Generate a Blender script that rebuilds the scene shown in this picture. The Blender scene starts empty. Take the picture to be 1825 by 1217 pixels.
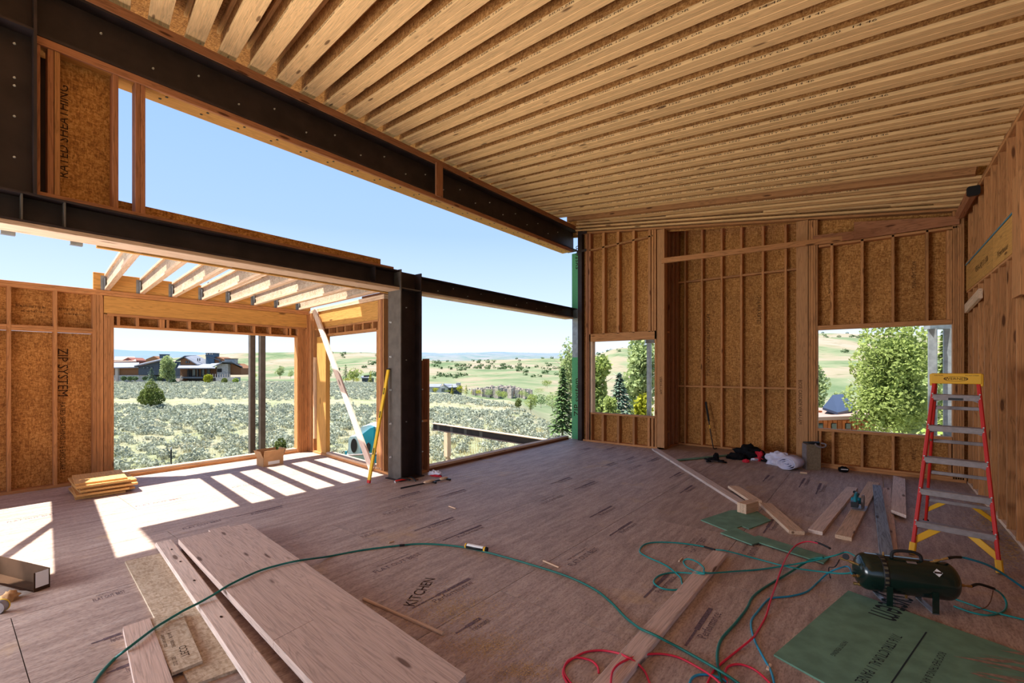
import bpy, bmesh, math, random
from mathutils import Vector, Matrix, noise as mnoise

# ------------------------------------------------------------------ camera
SC = bpy.context.scene
COL = SC.collection
YAW, HZ, FPX, EYE = .670, 658., 811., 1.75
cam = bpy.data.objects.new('camera', bpy.data.cameras.new('camera'))
COL.objects.link(cam)
cam.location = (0, 0, EYE)
cam.rotation_euler = (math.pi / 2, 0, YAW)
cam.data.sensor_width = 36
cam.data.lens = FPX * 36 / 1825
cam.data.shift_y = (HZ - 608.5) / 1825
cam.data.clip_start = .05
cam.data.clip_end = 6000
SC.camera = cam

# ------------------------------------------------------------------ sky, sun, fill lamp, exposure
SKY_STRENGTH, SUN_STRENGTH, EXPOSURE = 1.0, 8.2, 0.82
world = bpy.data.worlds.new('sky')
SC.world = world
world.use_nodes = True
wn, wl = world.node_tree.nodes, world.node_tree.links
wn.clear()
tc = wn.new('ShaderNodeTexCoord'); sp = wn.new('ShaderNodeSeparateXYZ'); rp = wn.new('ShaderNodeValToRGB')
bg = wn.new('ShaderNodeBackground'); wo = wn.new('ShaderNodeOutputWorld')
wl.new(tc.outputs['Generated'], sp.inputs[0]); wl.new(sp.outputs['Z'], rp.inputs[0])
wl.new(rp.outputs[0], bg.inputs[0]); wl.new(bg.outputs[0], wo.inputs[0])
bg.inputs[1].default_value = SKY_STRENGTH
cr = rp.color_ramp
cr.elements[0].position = 0.0; cr.elements[0].color = (.66, .73, .80, 1)
cr.elements[1].position = 1.0; cr.elements[1].color = (.14, .27, .58, 1)
for p_, c_ in ((.10, (.47, .58, .78, 1)), (.28, (.275, .41, .67, 1)), (.55, (.20, .345, .63, 1))):
    e_ = cr.elements.new(p_); e_.color = c_
SUN = Vector((.31, .33, -1)).normalized()
sun = bpy.data.objects.new('sun', bpy.data.lights.new('sun', 'SUN'))
COL.objects.link(sun)
sun.data.energy = SUN_STRENGTH
sun.data.angle = math.radians(.53)
sun.data.color = (1, .95, .86)
sun.rotation_euler = SUN.to_track_quat('-Z', 'Y').to_euler()
# unseen fill lamp, added behind the camera to brighten the room
def area(name, loc, target, sx, sy, power, color):
    l = bpy.data.lights.new(name, 'AREA'); l.shape = 'RECTANGLE'; l.size = sx; l.size_y = sy
    l.energy = power; l.color = color
    o = bpy.data.objects.new(name, l); COL.objects.link(o); o.location = loc
    o.rotation_euler = (Vector(target) - Vector(loc)).to_track_quat('-Z', 'Y').to_euler()
    return o
area('side_fill', (-5.75, -2.2, 1.1), (-2.0, 1.8, 4.6), 3.0, 2.0, 190, (.92, .95, 1.0))
SC.view_settings.view_transform = 'Standard'
SC.view_settings.look = 'None'
SC.view_settings.gamma = 1
SC.view_settings.use_curve_mapping = False
SC.view_settings.exposure = EXPOSURE

# ------------------------------------------------------------------ photo geometry helpers
CY, SY = math.cos(YAW), math.sin(YAW)
def ray(u, v):
    r = (u - 912.5) / FPX
    return Vector((r * CY - SY, r * SY + CY, (HZ - v) / FPX))
def g(u, v, z=0.0):                      # the point of the plane at height z
    d = ray(u, v); t = (z - EYE) / d.z
    return Vector((d.x * t, d.y * t, z))
def at(u, v, d):                         # the point at depth d
    return Vector((0, 0, EYE)) + ray(u, v) * d
def px(u, x=None, y=None, z=2.0):        # where column u meets a vertical plane
    d = ray(u, 600); t = x / d.x if x is not None else y / d.y
    return d.x * t, d.y * t

# ------------------------------------------------------------------ materials
def mk(name):
    m = bpy.data.materials.new(name); m.use_nodes = True
    n, l = m.node_tree.nodes, m.node_tree.links
    b = n['Principled BSDF']
    return m, n, l, b
def srgb(r, gg, b):
    f = lambda c: ((c / 255 + .055) / 1.055) ** 2.4 if c > 10 else c / 255 / 12.92
    return (f(r), f(gg), f(b), 1)
def nd(n, t, **k):
    x = n.new(t)
    for a, b in k.items(): setattr(x, a, b)
    return x
def coords(n, l, scale, offset=True, space='Object'):
    t = n.new('ShaderNodeTexCoord'); mp = n.new('ShaderNodeMapping'); mp.inputs['Scale'].default_value = scale
    if offset:
        oi = n.new('ShaderNodeObjectInfo'); mu = nd(n, 'ShaderNodeVectorMath', operation='SCALE')
        cb = n.new('ShaderNodeCombineXYZ')
        for i in range(3): l.new(oi.outputs['Random'], cb.inputs[i])
        l.new(cb.outputs[0], mu.inputs[0]); mu.inputs['Scale'].default_value = 37.
        ad = nd(n, 'ShaderNodeVectorMath', operation='ADD')
        l.new(t.outputs[space], ad.inputs[0]); l.new(mu.outputs[0], ad.inputs[1])
        l.new(ad.outputs[0], mp.inputs[0])
    else:
        l.new(t.outputs[space], mp.inputs[0])
    return mp.outputs[0]
def ramp(n, l, src, stops):
    r = n.new('ShaderNodeValToRGB'); e = r.color_ramp.elements
    e[0].position, e[0].color = stops[0]; e[1].position, e[1].color = stops[-1]
    for p, c in stops[1:-1]:
        q = e.new(p); q.color = c
    if src is not None: l.new(src, r.inputs[0])
    return r.outputs[0]
def mixc(n, l, mode, fac, a, b):
    x = nd(n, 'ShaderNodeMix', data_type='RGBA', blend_type=mode)
    for s, val in ((x.inputs[0], fac), (x.inputs[6], a), (x.inputs[7], b)):
        if hasattr(val, 'is_linked') or hasattr(val, 'links'): l.new(val, s)
        else: s.default_value = val
    return x.outputs[2]
def mul(c, k): return (c[0] * k, c[1] * k, c[2] * k, 1)
def bump(n, l, b, src, s, d=.004):
    bp = n.new('ShaderNodeBump'); bp.inputs['Strength'].default_value = s; bp.inputs['Distance'].default_value = d
    l.new(src, bp.inputs['Height']); l.new(bp.outputs[0], b.inputs['Normal'])
def vary(n, l, col, amt):
    oi = n.new('ShaderNodeObjectInfo'); mr = n.new('ShaderNodeMapRange')
    mr.inputs['To Min'].default_value = 1 - amt; mr.inputs['To Max'].default_value = 1 + amt
    l.new(oi.outputs['Random'], mr.inputs[0])
    hs = n.new('ShaderNodeHueSaturation'); l.new(mr.outputs[0], hs.inputs['Value']); l.new(col, hs.inputs['Color'])
    return hs.outputs[0]

def wood(name, c, knots=True, contrast=1.0, rough=.75, amt=.12, cath=True):
    m, n, l, b = mk(name)
    v = coords(n, l, (.55, 9, 9))
    nz = nd(n, 'ShaderNodeTexNoise'); nz.inputs['Scale'].default_value = 1.6; nz.inputs['Detail'].default_value = 5
    nz.inputs['Distortion'].default_value = .6; l.new(v, nz.inputs[0])
    k = .34 * contrast
    src = nz.outputs[0]
    if cath:                              # growth rings cut lengthwise
        m1 = nd(n, 'ShaderNodeMath', operation='MULTIPLY'); m1.inputs[1].default_value = 9.
        m2 = nd(n, 'ShaderNodeMath', operation='FRACT'); l.new(src, m1.inputs[0]); l.new(m1.outputs[0], m2.inputs[0])
        ring = ramp(n, l, m2.outputs[0], [(0, mul(c, 1 - k)), (.25, mul(c, 1.0)), (.8, mul(c, 1.06)), (1, mul(c, 1 - k * .8))])
    else:
        ring = ramp(n, l, src, [(.3, mul(c, 1 - k)), (.6, c)])
    v2 = coords(n, l, (4, 130, 130))
    n2 = nd(n, 'ShaderNodeTexNoise'); n2.inputs['Scale'].default_value = 1.; n2.inputs['Detail'].default_value = 3; l.new(v2, n2.inputs[0])
    fine = ramp(n, l, n2.outputs[0], [(.35, (.80, .77, .74, 1)), (.6, (1, 1, 1, 1))])
    col = mixc(n, l, 'MULTIPLY', .8, ring, fine)
    if knots:
        v3 = coords(n, l, (1.6, 7.5, 7.5))
        vo = nd(n, 'ShaderNodeTexVoronoi'); vo.inputs['Scale'].default_value = 1.; l.new(v3, vo.inputs[0])
        kn = ramp(n, l, vo.outputs['Distance'], [(.085, (.18, .12, .09, 1)), (.14, (1, 1, 1, 1))])
        col = mixc(n, l, 'MULTIPLY', .85, col, kn)
    col = vary(n, l, col, amt)
    l.new(col, b.inputs['Base Color']); b.inputs['Roughness'].default_value = rough
    b.inputs['Specular IOR Level'].default_value = .25
    bump(n, l, b, n2.outputs[0], .25, .002)
    return m
def osb(name, c, dark, light, s=1.0, rough=.8, amt=.05):
    m, n, l, b = mk(name)
    out = []
    for sc_, sd in (((70, 18, 70), 0), ((18, 66, 66), 7.3), ((48, 48, 20), 3.1)):
        v = coords(n, l, tuple(x * s for x in sc_))
        ds = nd(n, 'ShaderNodeTexNoise'); ds.inputs['Scale'].default_value = .5
        l.new(v, ds.inputs[0])
        ad = nd(n, 'ShaderNodeVectorMath', operation='ADD'); l.new(v, ad.inputs[0]); l.new(ds.outputs['Color'], ad.inputs[1])
        vo = nd(n, 'ShaderNodeTexVoronoi'); vo.inputs['Scale'].default_value = 1
        l.new(ad.outputs[0], vo.inputs[0])
        sx = n.new('ShaderNodeSeparateColor'); l.new(vo.outputs['Color'], sx.inputs[0]); out.append(sx.outputs[0])
    a1 = nd(n, 'ShaderNodeMath', operation='ADD'); a2 = nd(n, 'ShaderNodeMath', operation='ADD')
    l.new(out[0], a1.inputs[0]); l.new(out[1], a1.inputs[1]); l.new(a1.outputs[0], a2.inputs[0]); l.new(out[2], a2.inputs[1])
    dv = nd(n, 'ShaderNodeMath', operation='DIVIDE'); dv.inputs[1].default_value = 3; l.new(a2.outputs[0], dv.inputs[0])
    col = ramp(n, l, dv.outputs[0], [(.18, dark), (.5, c), (.82, light)])
    v = coords(n, l, (2, 2, 2)); nz = nd(n, 'ShaderNodeTexNoise'); nz.inputs['Scale'].default_value = 1; nz.inputs['Detail'].default_value = 4; l.new(v, nz.inputs[0])
    bl = ramp(n, l, nz.outputs[0], [(.3, (.82, .80, .78, 1)), (.65, (1.05, 1.05, 1.05, 1))])
    col = mixc(n, l, 'MULTIPLY', 1., col, bl)
    col = vary(n, l, col, amt)
    l.new(col, b.inputs['Base Color']); b.inputs['Roughness'].default_value = rough; b.inputs['Specular IOR Level'].default_value = .25
    bump(n, l, b, dv.outputs[0], .3, .003)
    return m
def plain(name, c, rough=.6, metal=0., nscale=0, namt=.25, spec=.4, space='Object', c2=None, detail=4):
    m, n, l, b = mk(name)
    b.inputs['Roughness'].default_value = rough; b.inputs['Metallic'].default_value = metal
    b.inputs['Specular IOR Level'].default_value = spec
    if nscale:
        v = coords(n, l, (nscale,) * 3, offset=True, space=space)
        nz = nd(n, 'ShaderNodeTexNoise'); nz.inputs['Scale'].default_value = 1; nz.inputs['Detail'].default_value = detail; l.new(v, nz.inputs[0])
        col = ramp(n, l, nz.outputs[0], [(.35, mul(c, 1 - namt) if c2 is None else c2), (.65, c if c2 is not None else mul(c, 1 + namt))])
        l.new(col, b.inputs['Base Color'])
    else:
        b.inputs['Base Color'].default_value = c
    return m

MT = {}
MT['stud'] = wood('framing_lumber', srgb(196, 138, 88), amt=.2)
MT['red'] = wood('reddish_lumber', srgb(176, 118, 82))
MT['pale'] = wood('pale_lumber', srgb(222, 190, 160), contrast=.7)
MT['white'] = wood('white_pine', srgb(222, 200, 186), contrast=.6)
MT['lvl'] = wood('laminated_veneer', srgb(212, 158, 86), contrast=.7, knots=True)
MT['glulam'] = wood('weathered_plank', srgb(208, 182, 168), contrast=.7)
MT['flange'] = wood('joist_flange', srgb(240, 194, 136), contrast=.5, amt=.07)
MT['darkwood'] = wood('darkened_lumber', srgb(120, 76, 50), contrast=.8)
MT['blue'] = wood('weathered_blue_board', srgb(150, 165, 182), contrast=1.5)
MT['osb'] = osb('oriented_strand_board', srgb(180, 124, 64), srgb(136, 88, 44), srgb(210, 156, 92), 1.35)
MT['osbpale'] = osb('pale_strand_board', srgb(196, 176, 150), srgb(168, 146, 120), srgb(214, 198, 174), 1.3)
MT['post'] = wood('parallel_strand_post', srgb(190, 138, 92), contrast=.7, knots=False)
MT['zip'] = plain('green_sheathing', srgb(96, 172, 122), .75, 0, 60, .12, .2)
MT['zipfloor'] = plain('green_sheathing_dusty', srgb(106, 142, 120), .8, 0, 9, .14, .2)
MT['steel'] = plain('dark_mill_steel', srgb(56, 44, 43), .6, .3, 5, .22, .4)
MT['steelgrey'] = plain('grey_steel_baked_tone', srgb(98, 91, 85), .6, .3, 8, .15, .4)  # light on the column face, shade on bay posts put into this grey
MT['galv'] = plain('galvanised_steel', srgb(150, 156, 160), .45, .6, 9, .18, .5)
MT['zinc'] = plain('zinc_bolt', srgb(215, 215, 215), .4, .3)
MT['ink'] = plain('dark_print_ink', srgb(58, 40, 30), .9, spec=.1)
MT['floorink'] = plain('faded_floor_ink', srgb(108, 92, 98), .9, 0, 45, .3, .1, detail=6)
MT['navyink'] = plain('dark_navy_ink', srgb(44, 54, 58), .9, spec=.1)
MT['sawdust'] = plain('sawdust', srgb(206, 172, 122), .95, spec=.1)
MT['blackplastic'] = plain('black_plastic', srgb(26, 26, 28), .45)
MT['blackrubber'] = plain('black_rubber', srgb(22, 22, 23), .7)
MT['brass'] = plain('brass_fitting', srgb(178, 140, 82), .35, .8)
MT['yellow'] = plain('yellow_plastic', srgb(226, 170, 34), .5)
MT['lvlyellow'] = plain('yellow_level_paint', srgb(232, 186, 40), .4)
MT['redpaint'] = plain('red_fiberglass', srgb(196, 40, 34), .45)
MT['alu'] = plain('aluminium', srgb(142, 132, 130), .5, .35, 25, .12)
MT['card'] = plain('brown_cardboard', srgb(190, 148, 106), .85, 0, 8, .1, .1)
MT['carddark'] = plain('dark_cardboard', srgb(70, 50, 36), .9, 0, 8, .12, .1)
MT['paper'] = plain('white_paper', srgb(232, 230, 228), .8)
MT['tank'] = plain('dark_green_enamel', srgb(14, 34, 28), .18, 0, 0, spec=.6)
MT['tealhose'] = plain('teal_rubber', srgb(18, 132, 128), .4)
MT['greenhose'] = plain('green_rubber', srgb(16, 104, 92), .45)
MT['bluehose'] = plain('blue_rubber', srgb(32, 138, 168), .4)
MT['redhose'] = plain('red_rubber', srgb(206, 36, 62), .4)
MT['teal'] = plain('teal_tool_plastic', srgb(24, 120, 134), .4)
MT['blackcloth'] = plain('black_fabric', srgb(24, 23, 25), .9, 0, 30, .3, .1)
MT['redcloth'] = plain('red_fabric', srgb(190, 30, 50), .8)
MT['whitecloth'] = plain('white_fabric', srgb(216, 212, 228), .9, 0, 12, .1, .1)
MT['concrete'] = plain('grey_brown_board', srgb(128, 112, 92), .85, 0, 40, .15, .1)

def floor_mat():
    m, n, l, b = mk('subfloor_panel')
    v = coords(n, l, (2.2, 16, 16))
    nz = nd(n, 'ShaderNodeTexNoise'); nz.inputs['Scale'].default_value = 1; nz.inputs['Detail'].default_value = 9; nz.inputs['Roughness'].default_value = .72; l.new(v, nz.inputs[0])
    col = ramp(n, l, nz.outputs[0], [(.30, srgb(142, 122, 112)), (.50, srgb(174, 152, 140)), (.72, srgb(198, 180, 168))])
    v2 = coords(n, l, (40, 110, 110))
    n2 = nd(n, 'ShaderNodeTexNoise'); n2.inputs['Scale'].default_value = 1; n2.inputs['Detail'].default_value = 4; l.new(v2, n2.inputs[0])
    fl = ramp(n, l, n2.outputs[0], [(.34, (.70, .66, .66, 1)), (.50, (1, 1, 1, 1)), (.72, (1.12, 1.1, 1.08, 1))])
    col = mixc(n, l, 'MULTIPLY', 1., col, fl)
    v3 = coords(n, l, (.55, .55, .55), offset=False, space='Object')
    ge = n.new('ShaderNodeNewGeometry')
    n3 = nd(n, 'ShaderNodeTexNoise'); n3.inputs['Scale'].default_value = 1.1; n3.inputs['Detail'].default_value = 9; n3.inputs['Roughness'].default_value = .7; l.new(ge.outputs['Position'], n3.inputs[0])
    sd = ramp(n, l, n3.outputs[0], [(.57, (0, 0, 0, 1)), (.70, (.55, .55, .55, 1))])
    col = mixc(n, l, 'MIX', sd, col, srgb(206, 172, 124))
    col = vary(n, l, col, .05)
    l.new(col, b.inputs['Base Color']); b.inputs['Roughness'].default_value = .62; b.inputs['Specular IOR Level'].default_value = .3
    bump(n, l, b, n2.outputs[0], .2, .002)
    return m
MT['floor'] = floor_mat()

# ------------------------------------------------------------------ object helpers
W = {}
def reg(o, m): W[o.name] = m.copy()
def empty(name, loc, parent=None):
    o = bpy.data.objects.new(name, None); COL.objects.link(o); o.empty_display_size = .1
    link(o, Matrix.Translation(Vector(loc)), parent); return o
def link(o, m, parent=None):
    W[o.name] = m.copy()
    if parent is not None:
        o.parent = parent; o.matrix_parent_inverse = W[parent.name].inverted()
    o.matrix_basis = m
def tag(o, label=None, cat=None, group=None, kind=None):
    if label: o['label'] = label
    if cat: o['category'] = cat
    if group: o['group'] = group
    if kind: o['kind'] = kind
    return o
def thing(name, loc, label, cat, group=None): return tag(empty(name, loc), label, cat, group)
def structure(name, loc=(0, 0, 0)): return tag(empty(name, loc), kind='structure')
def place(name, me, mat=None, parent=None, m=None):
    if mat is not None and not me.materials: me.materials.append(MT[mat] if isinstance(mat, str) else mat)
    o = bpy.data.objects.new(name, me); COL.objects.link(o)
    link(o, m if m is not None else Matrix(), parent); return o
def frame(p0, p1, up):
    x = (Vector(p1) - Vector(p0)); L = x.length; x.normalize()
    z = Vector(up); z = (z - x * z.dot(x)).normalized(); y = z.cross(x)
    m = Matrix((x, y, z)).transposed().to_4x4(); m.translation = Vector(p0); return m, L
CACHE = {}
def prism(L, w, h, ch, mat):
    k = (round(L, 3), round(w, 4), round(h, 4), round(ch, 4), mat)
    if k in CACHE: return CACHE[k]
    a, b = w / 2, h / 2; c = min(ch, a * .5, b * .5)
    if c > 0: sec = [(a, -b + c), (a, b - c), (a - c, b), (-a + c, b), (-a, b - c), (-a, -b + c), (-a + c, -b), (a - c, -b)]
    else: sec = [(a, -b), (a, b), (-a, b), (-a, -b)]
    n = len(sec); vs = [(x, y, z) for x in (0, L) for (y, z) in sec]
    fs = [(i, (i + 1) % n, n + (i + 1) % n, n + i) for i in range(n)] + [tuple(range(n - 1, -1, -1)), tuple(range(n, 2 * n))]
    me = bpy.data.meshes.new('lumber'); me.from_pydata(vs, [], fs); me.materials.append(MT[mat]); CACHE[k] = me
    return me
def beam(name, p0, p1, w, h, mat, parent=None, up=(0, 0, 1), ch=.003):
    m, L = frame(p0, p1, up); return place(name, prism(L, w, h, ch, mat), None, parent, m)
def bb(name, x0, x1, y0, y1, z0, z1, mat, parent=None, ch=.003, axis=None):
    d = (x1 - x0, y1 - y0, z1 - z0); c = ((x0 + x1) / 2, (y0 + y1) / 2, (z0 + z1) / 2)
    i = d.index(max(d)) if axis is None else axis
    if i == 0: return beam(name, (x0, c[1], c[2]), (x1, c[1], c[2]), d[1], d[2], mat, parent, (0, 0, 1), ch)
    if i == 1: return beam(name, (c[0], y0, c[2]), (c[0], y1, c[2]), d[0], d[2], mat, parent, (0, 0, 1), ch)
    return beam(name, (c[0], c[1], z0), (c[0], c[1], z1), d[0], d[1], mat, parent, (0, 1, 0), ch)
def slab(name, pts, thick, mat, parent=None, m=None, ch=.002):
    """a flat piece: its top outline (world points) and its thickness; local X runs along the longest edge"""
    P = [Vector(p) for p in pts]; n = len(P)
    i = max(range(n), key=lambda k: (P[(k + 1) % n] - P[k]).length)
    M_, _ = frame(P[i], P[(i + 1) % n], (0, 0, 1)); inv = M_.inverted(); Q = [inv @ p for p in P]
    area2 = sum(Q[k].x * Q[(k + 1) % n].y - Q[(k + 1) % n].x * Q[k].y for k in range(n))
    if area2 < 0: Q.reverse()
    vs = [q for q in Q] + [q - Vector((0, 0, thick)) for q in Q]
    fs = [tuple(range(n)), tuple(range(2 * n - 1, n - 1, -1))] + [(k, n + k, n + (k + 1) % n, (k + 1) % n) for k in range(n)]
    me = bpy.data.meshes.new(name); me.from_pydata(vs, [], fs); me.materials.append(MT[mat])
    return place(name, me, None, parent, M_)
def build(name, bm, mat, parent=None, m=None, smooth=False):
    me = bpy.data.meshes.new(name); bm.to_mesh(me); bm.free()
    if smooth:
        for p in me.polygons: p.use_smooth = True
    return place(name, me, mat, parent, m)
def bm_box(bm, x0, x1, y0, y1, z0, z1, m=None):
    vs = [bm.verts.new(Vector((x, y, z)) if m is None else m @ Vector((x, y, z))) for x in (x0, x1) for y in (y0, y1) for z in (z0, z1)]
    for f in ((0, 1, 3, 2), (4, 6, 7, 5), (0, 4, 5, 1), (2, 3, 7, 6), (0, 2, 6, 4), (1, 5, 7, 3)): bm.faces.new([vs[i] for i in f])
def bm_lathe(bm, prof, m=None, n=20, cap=True):
    m = m or Matrix(); rings = []
    for (r, z) in prof:
        rings.append([bm.verts.new(m @ Vector((r * math.cos(2 * math.pi * k / n), r * math.sin(2 * math.pi * k / n), z))) for k in range(n)])
    for a, b in zip(rings, rings[1:]):
        for k in range(n): bm.faces.new((a[k], a[(k + 1) % n], b[(k + 1) % n], b[k]))
    if cap:
        bm.faces.new(rings[0][::-1]); bm.faces.new(rings[-1])
def bm_tube(bm, pts, r, n=8, cap=True):
    P = [Vector(p) for p in pts]; rings = []; up = Vector((0, 0, 1)); prev = None
    for i, p in enumerate(P):
        t = (P[min(i + 1, len(P) - 1)] - P[max(i - 1, 0)]).normalized()
        a = (prev - t * prev.dot(t)) if prev is not None else (up.cross(t) if abs(t.z) < .95 else Vector((1, 0, 0)))
        a.normalize(); prev = a; b = t.cross(a); rr = r[i] if isinstance(r, (list, tuple)) else r
        rings.append([bm.verts.new(p + (a * math.cos(2 * math.pi * k / n) + b * math.sin(2 * math.pi * k / n)) * rr) for k in range(n)])
    for x, y in zip(rings, rings[1:]):
        for k in range(n): bm.faces.new((x[k], x[(k + 1) % n], y[(k + 1) % n], y[k]))
    if cap: bm.faces.new(rings[0][::-1]); bm.faces.new(rings[-1])
def spline(P, sub=8):
    P = [Vector(p) for p in P]; out = []
    for i in range(len(P) - 1):
        a, b, c, d = P[max(i - 1, 0)], P[i], P[i + 1], P[min(i + 2, len(P) - 1)]
        for k in range(sub):
            t = k / sub
            out.append(.5 * ((2 * b) + (c - a) * t + (2 * a - 5 * b + 4 * c - d) * t * t + (3 * b - a - 3 * c + d) * t ** 3))
    out.append(P[-1]); return out
TXT = {}
def text_mesh(s, size, mat, xs=1.0, bar=None):
    k = (s, size, mat, xs, bar)
    if k in TXT: return TXT[k]
    cu = bpy.data.curves.new('lettering', 'FONT'); cu.body = s; cu.size = size; cu.align_x = 'CENTER'; cu.align_y = 'CENTER'; cu.resolution_u = 2
    o = bpy.data.objects.new('lettering', cu); COL.objects.link(o)
    dg = bpy.context.evaluated_depsgraph_get(); dg.update()
    me = bpy.data.meshes.new_from_object(o.evaluated_get(dg)); bpy.data.objects.remove(o); bpy.data.curves.remove(cu)
    for v in me.vertices: v.co.x *= xs
    me.materials.clear(); me.materials.append(MT[mat]); TXT[k] = me
    return me
def text(name, s, size, pos, right, up, mat='ink', parent=None, xs=1.0):
    r = Vector(right).normalized(); u = Vector(up); u = (u - r * u.dot(r)).normalized(); nn = r.cross(u)
    m = Matrix((r, u, nn)).transposed().to_4x4(); m.translation = Vector(pos)
    return place(name, text_mesh(s, size, mat, xs), None, parent, m)
def dup(root, m, label=None, group=None):
    r = root.copy(); COL.objects.link(r); link(r, m)
    if label: r['label'] = label
    if group: r['group'] = group
    for c in [x for x in bpy.data.objects if x.parent == root]:
        d = c.copy(); COL.objects.link(d); d.parent = r
        for s in [x for x in bpy.data.objects if x.parent == c]:
            e = s.copy(); COL.objects.link(e); e.parent = d
    return r
RND = random.Random(7)
# ================================================================== FLOOR
floor = structure('floor', (0, 0, 0))
xs = [-9.63 + 1.22 * k for k in range(13)]
for i in range(12):
    x0, x1 = xs[i], xs[i + 1]
    y_lo, y_hi = (-7.0, 4.98) if x1 < -5.9 else (-7.0, 9.98)
    y = y_lo - (1.22 if i % 2 else 0)
    while y < y_hi:
        a, b_ = max(y, y_lo), min(y + 2.44, y_hi)
        if b_ - a > .05: bb('floor_panel', x0 + .0025, x1 - .0025, a + .0025, b_ - .0025, -.028, 0, 'floor', floor, 0, 1)
        y += 2.44
bb('floor_panel', -3.85, -.85, 9.983, 11.0, -.028, 0, 'floor', floor, 0, 0)
bb('floor_rim', -9.63, -6.0, 4.98, 5.03, -.35, -.0, 'lvl', floor)
bb('floor_rim', -6.16, 5.0, 9.99, 10.03, -.35, -.03, 'lvl', floor)
bb('floor_rim', -9.68, -9.64, -7.0, 4.98, -.35, 0, 'lvl', floor)
bb('floor_rim', -6.16, -6.0, 4.98, 10.0, -.35, 0, 'lvl', floor)
# stamps printed on the subfloor, running along the panels
def stamp(a, b, kind):
    pa, pb = g(*a, .0012), g(*b, .0012); d = (pb - pa); L = d.length; d = Vector((0, 1, 0)); u = Vector((-1, 0, 0)); c = (pa + pb) / 2
    if kind == 'bar':
        r, _ = frame(c - d * L / 2, c + d * L / 2, (0, 0, 1))
        bm = bmesh.new()
        hh = .022
        # a dark bar, thicker at its far end, over a line of letters
        for (s0, s1, w0, w1) in ((-.5, -.1, .004, .020), (-.1, .5, -.004, .028)):
            vs = [bm.verts.new(c + d * L * s + u * w + Vector((0, 0, .0003))) for s, w in ((s0, w0), (s1, w0), (s1, w1), (s0, w1))]
            bm.faces.new(vs[::-1])
        build('print', bm, 'floorink', floor)
        text('print', 'Performance', .085, c - u * .045 + d * .06, d, u, 'floorink', floor, L * .84 / .545)
    else:
        text('print', 'FLAT OUT BEST', .085, c, d, u, 'floorink', floor, L / .70)
        text('print', 'edge gold floor panel', .034, c + u * .085, d, u, 'floorink', floor, L / .50)
for a, b in (((737, 945), (812, 923)), ((787, 962), (863, 937)), ((690, 890), (751, 876)), ((775, 886), (833, 873)), ((732, 1083), (843, 1033)),
             ((815, 1130), (858, 1102)), ((979, 862), (1020, 851)), ((1022, 872), (1064, 858)), ((1047, 921), (1097, 903)), ((1082, 953), (1134, 931)),
             ((1190, 851), (1219, 842)), ((1207, 878), (1241, 866)), ((1071, 832), (1098, 824)), ((1110, 822), (1130, 814)), ((1150, 823), (1177, 816)),
             ((1033, 803), (1052, 798)), ((1072, 803), (1098, 797)), ((1214, 1148), (1280, 1088)), ((1143, 1063), (1200, 1025)), ((163, 1148), (217, 1130)),
             ((190, 1200), (235, 1185)), ((420, 920), (505, 902)), ((1358, 858), (1375, 847)), ((1421, 868), (1440, 853)), ((1450, 880), (1470, 862)), ((1360, 950), (1382, 926))):
    stamp(a, b, 'bar')
for a, b in (((655, 1022), (760, 985)), ((676, 918), (752, 898)), ((1008, 1010), (1072, 975)), ((160, 1072), (228, 1052)), ((235, 905), (330, 885)),
             ((320, 945), (400, 925)), ((1115, 838), (1150, 828)), ((960, 898), (1010, 882)), ((20, 935), (90, 912)), ((410, 870), (470, 858)), ((1225, 985), (1262, 958)), ((640, 958), (690, 943)), ((1330, 990), (1362, 965))):
    stamp(a, b, 'best')
kd = (g(771, 1027) - g(726, 1084)); text('print', 'KITCHEN', .13, (g(771, 1027, .0014) + g(726, 1084, .0014)) / 2, kd, Vector((-kd.y, kd.x, 0)), 'ink', floor, kd.length / .62)

# ================================================================== CEILING: doubled I-joists under a roof deck
XB, XR, ZL, SL = -5.85, 1.13, 5.39, .159
KJ = -.175                                   # the joists run a little askew to the walls
def zc(x): return ZL - SL * (x - XB)
ceiling = structure('ceiling', (-2.4, 4, 5))
JX0, JX1 = -6.05, 1.30
JD = .302
sd = Vector((1, KJ, -SL)).normalized(); nup = (Vector((0, 0, 1)) - sd * sd.z).normalized()
PR = 'BOISE CASCADE     BCI 90 2.0 JOIST     APA    ICC-ES ESR 1336    CCMC 13300-R    HUD MR 1242     MILL CITY OR     03 30 20   14 46'
def jspan(yc, xa=-6.05, xb=1.30):
    """start and end of the joist whose centre line passes y = yc over the steel beam, cut off at the back wall"""
    f = lambda x: yc + KJ * (x - XB)
    if f(xa) > 9.74: xa = XB + (9.74 - yc) / KJ
    return Vector((xa, f(xa), zc(xa))), Vector((xb, f(xb), zc(xb)))
def joist(yc, k, printed):
    a_, b_ = jspan(yc)
    p0 = a_ + nup * .019; p1 = b_ + nup * .019
    fl = beam('joist', p0, p1, .089, .038, 'flange', ceiling, nup, .002)
    q = nup * (.019 + (JD - .076) / 2)
    beam('web', p0 + q, p1 + q, .0095, JD - .076, 'osb', fl, nup, 0)
    q = nup * (JD - .038)
    beam('top_flange', p0 + q, p1 + q, .089, .038, 'flange', fl, nup, .002)
    if printed and (p1 - p0).length > 6.5:
        off = RND.uniform(-.4, .4); sv = nup.cross(sd).normalized()
        text('print', PR, .026, p0.lerp(p1, .5) + sd * off - sv * .0457, sd, nup, 'ink', fl, 6.0 / 2.03)
for k in range(30):
    if k == 25: continue
    yj = 1.35 + .3245 * k
    joist(yj + .045, k, True); joist(yj + .045 + .0905, k, False)
for k in (-1, -2):
    yj = 1.35 + .3245 * k; joist(yj + .045, k, True); joist(yj + .135, k, False)
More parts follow.
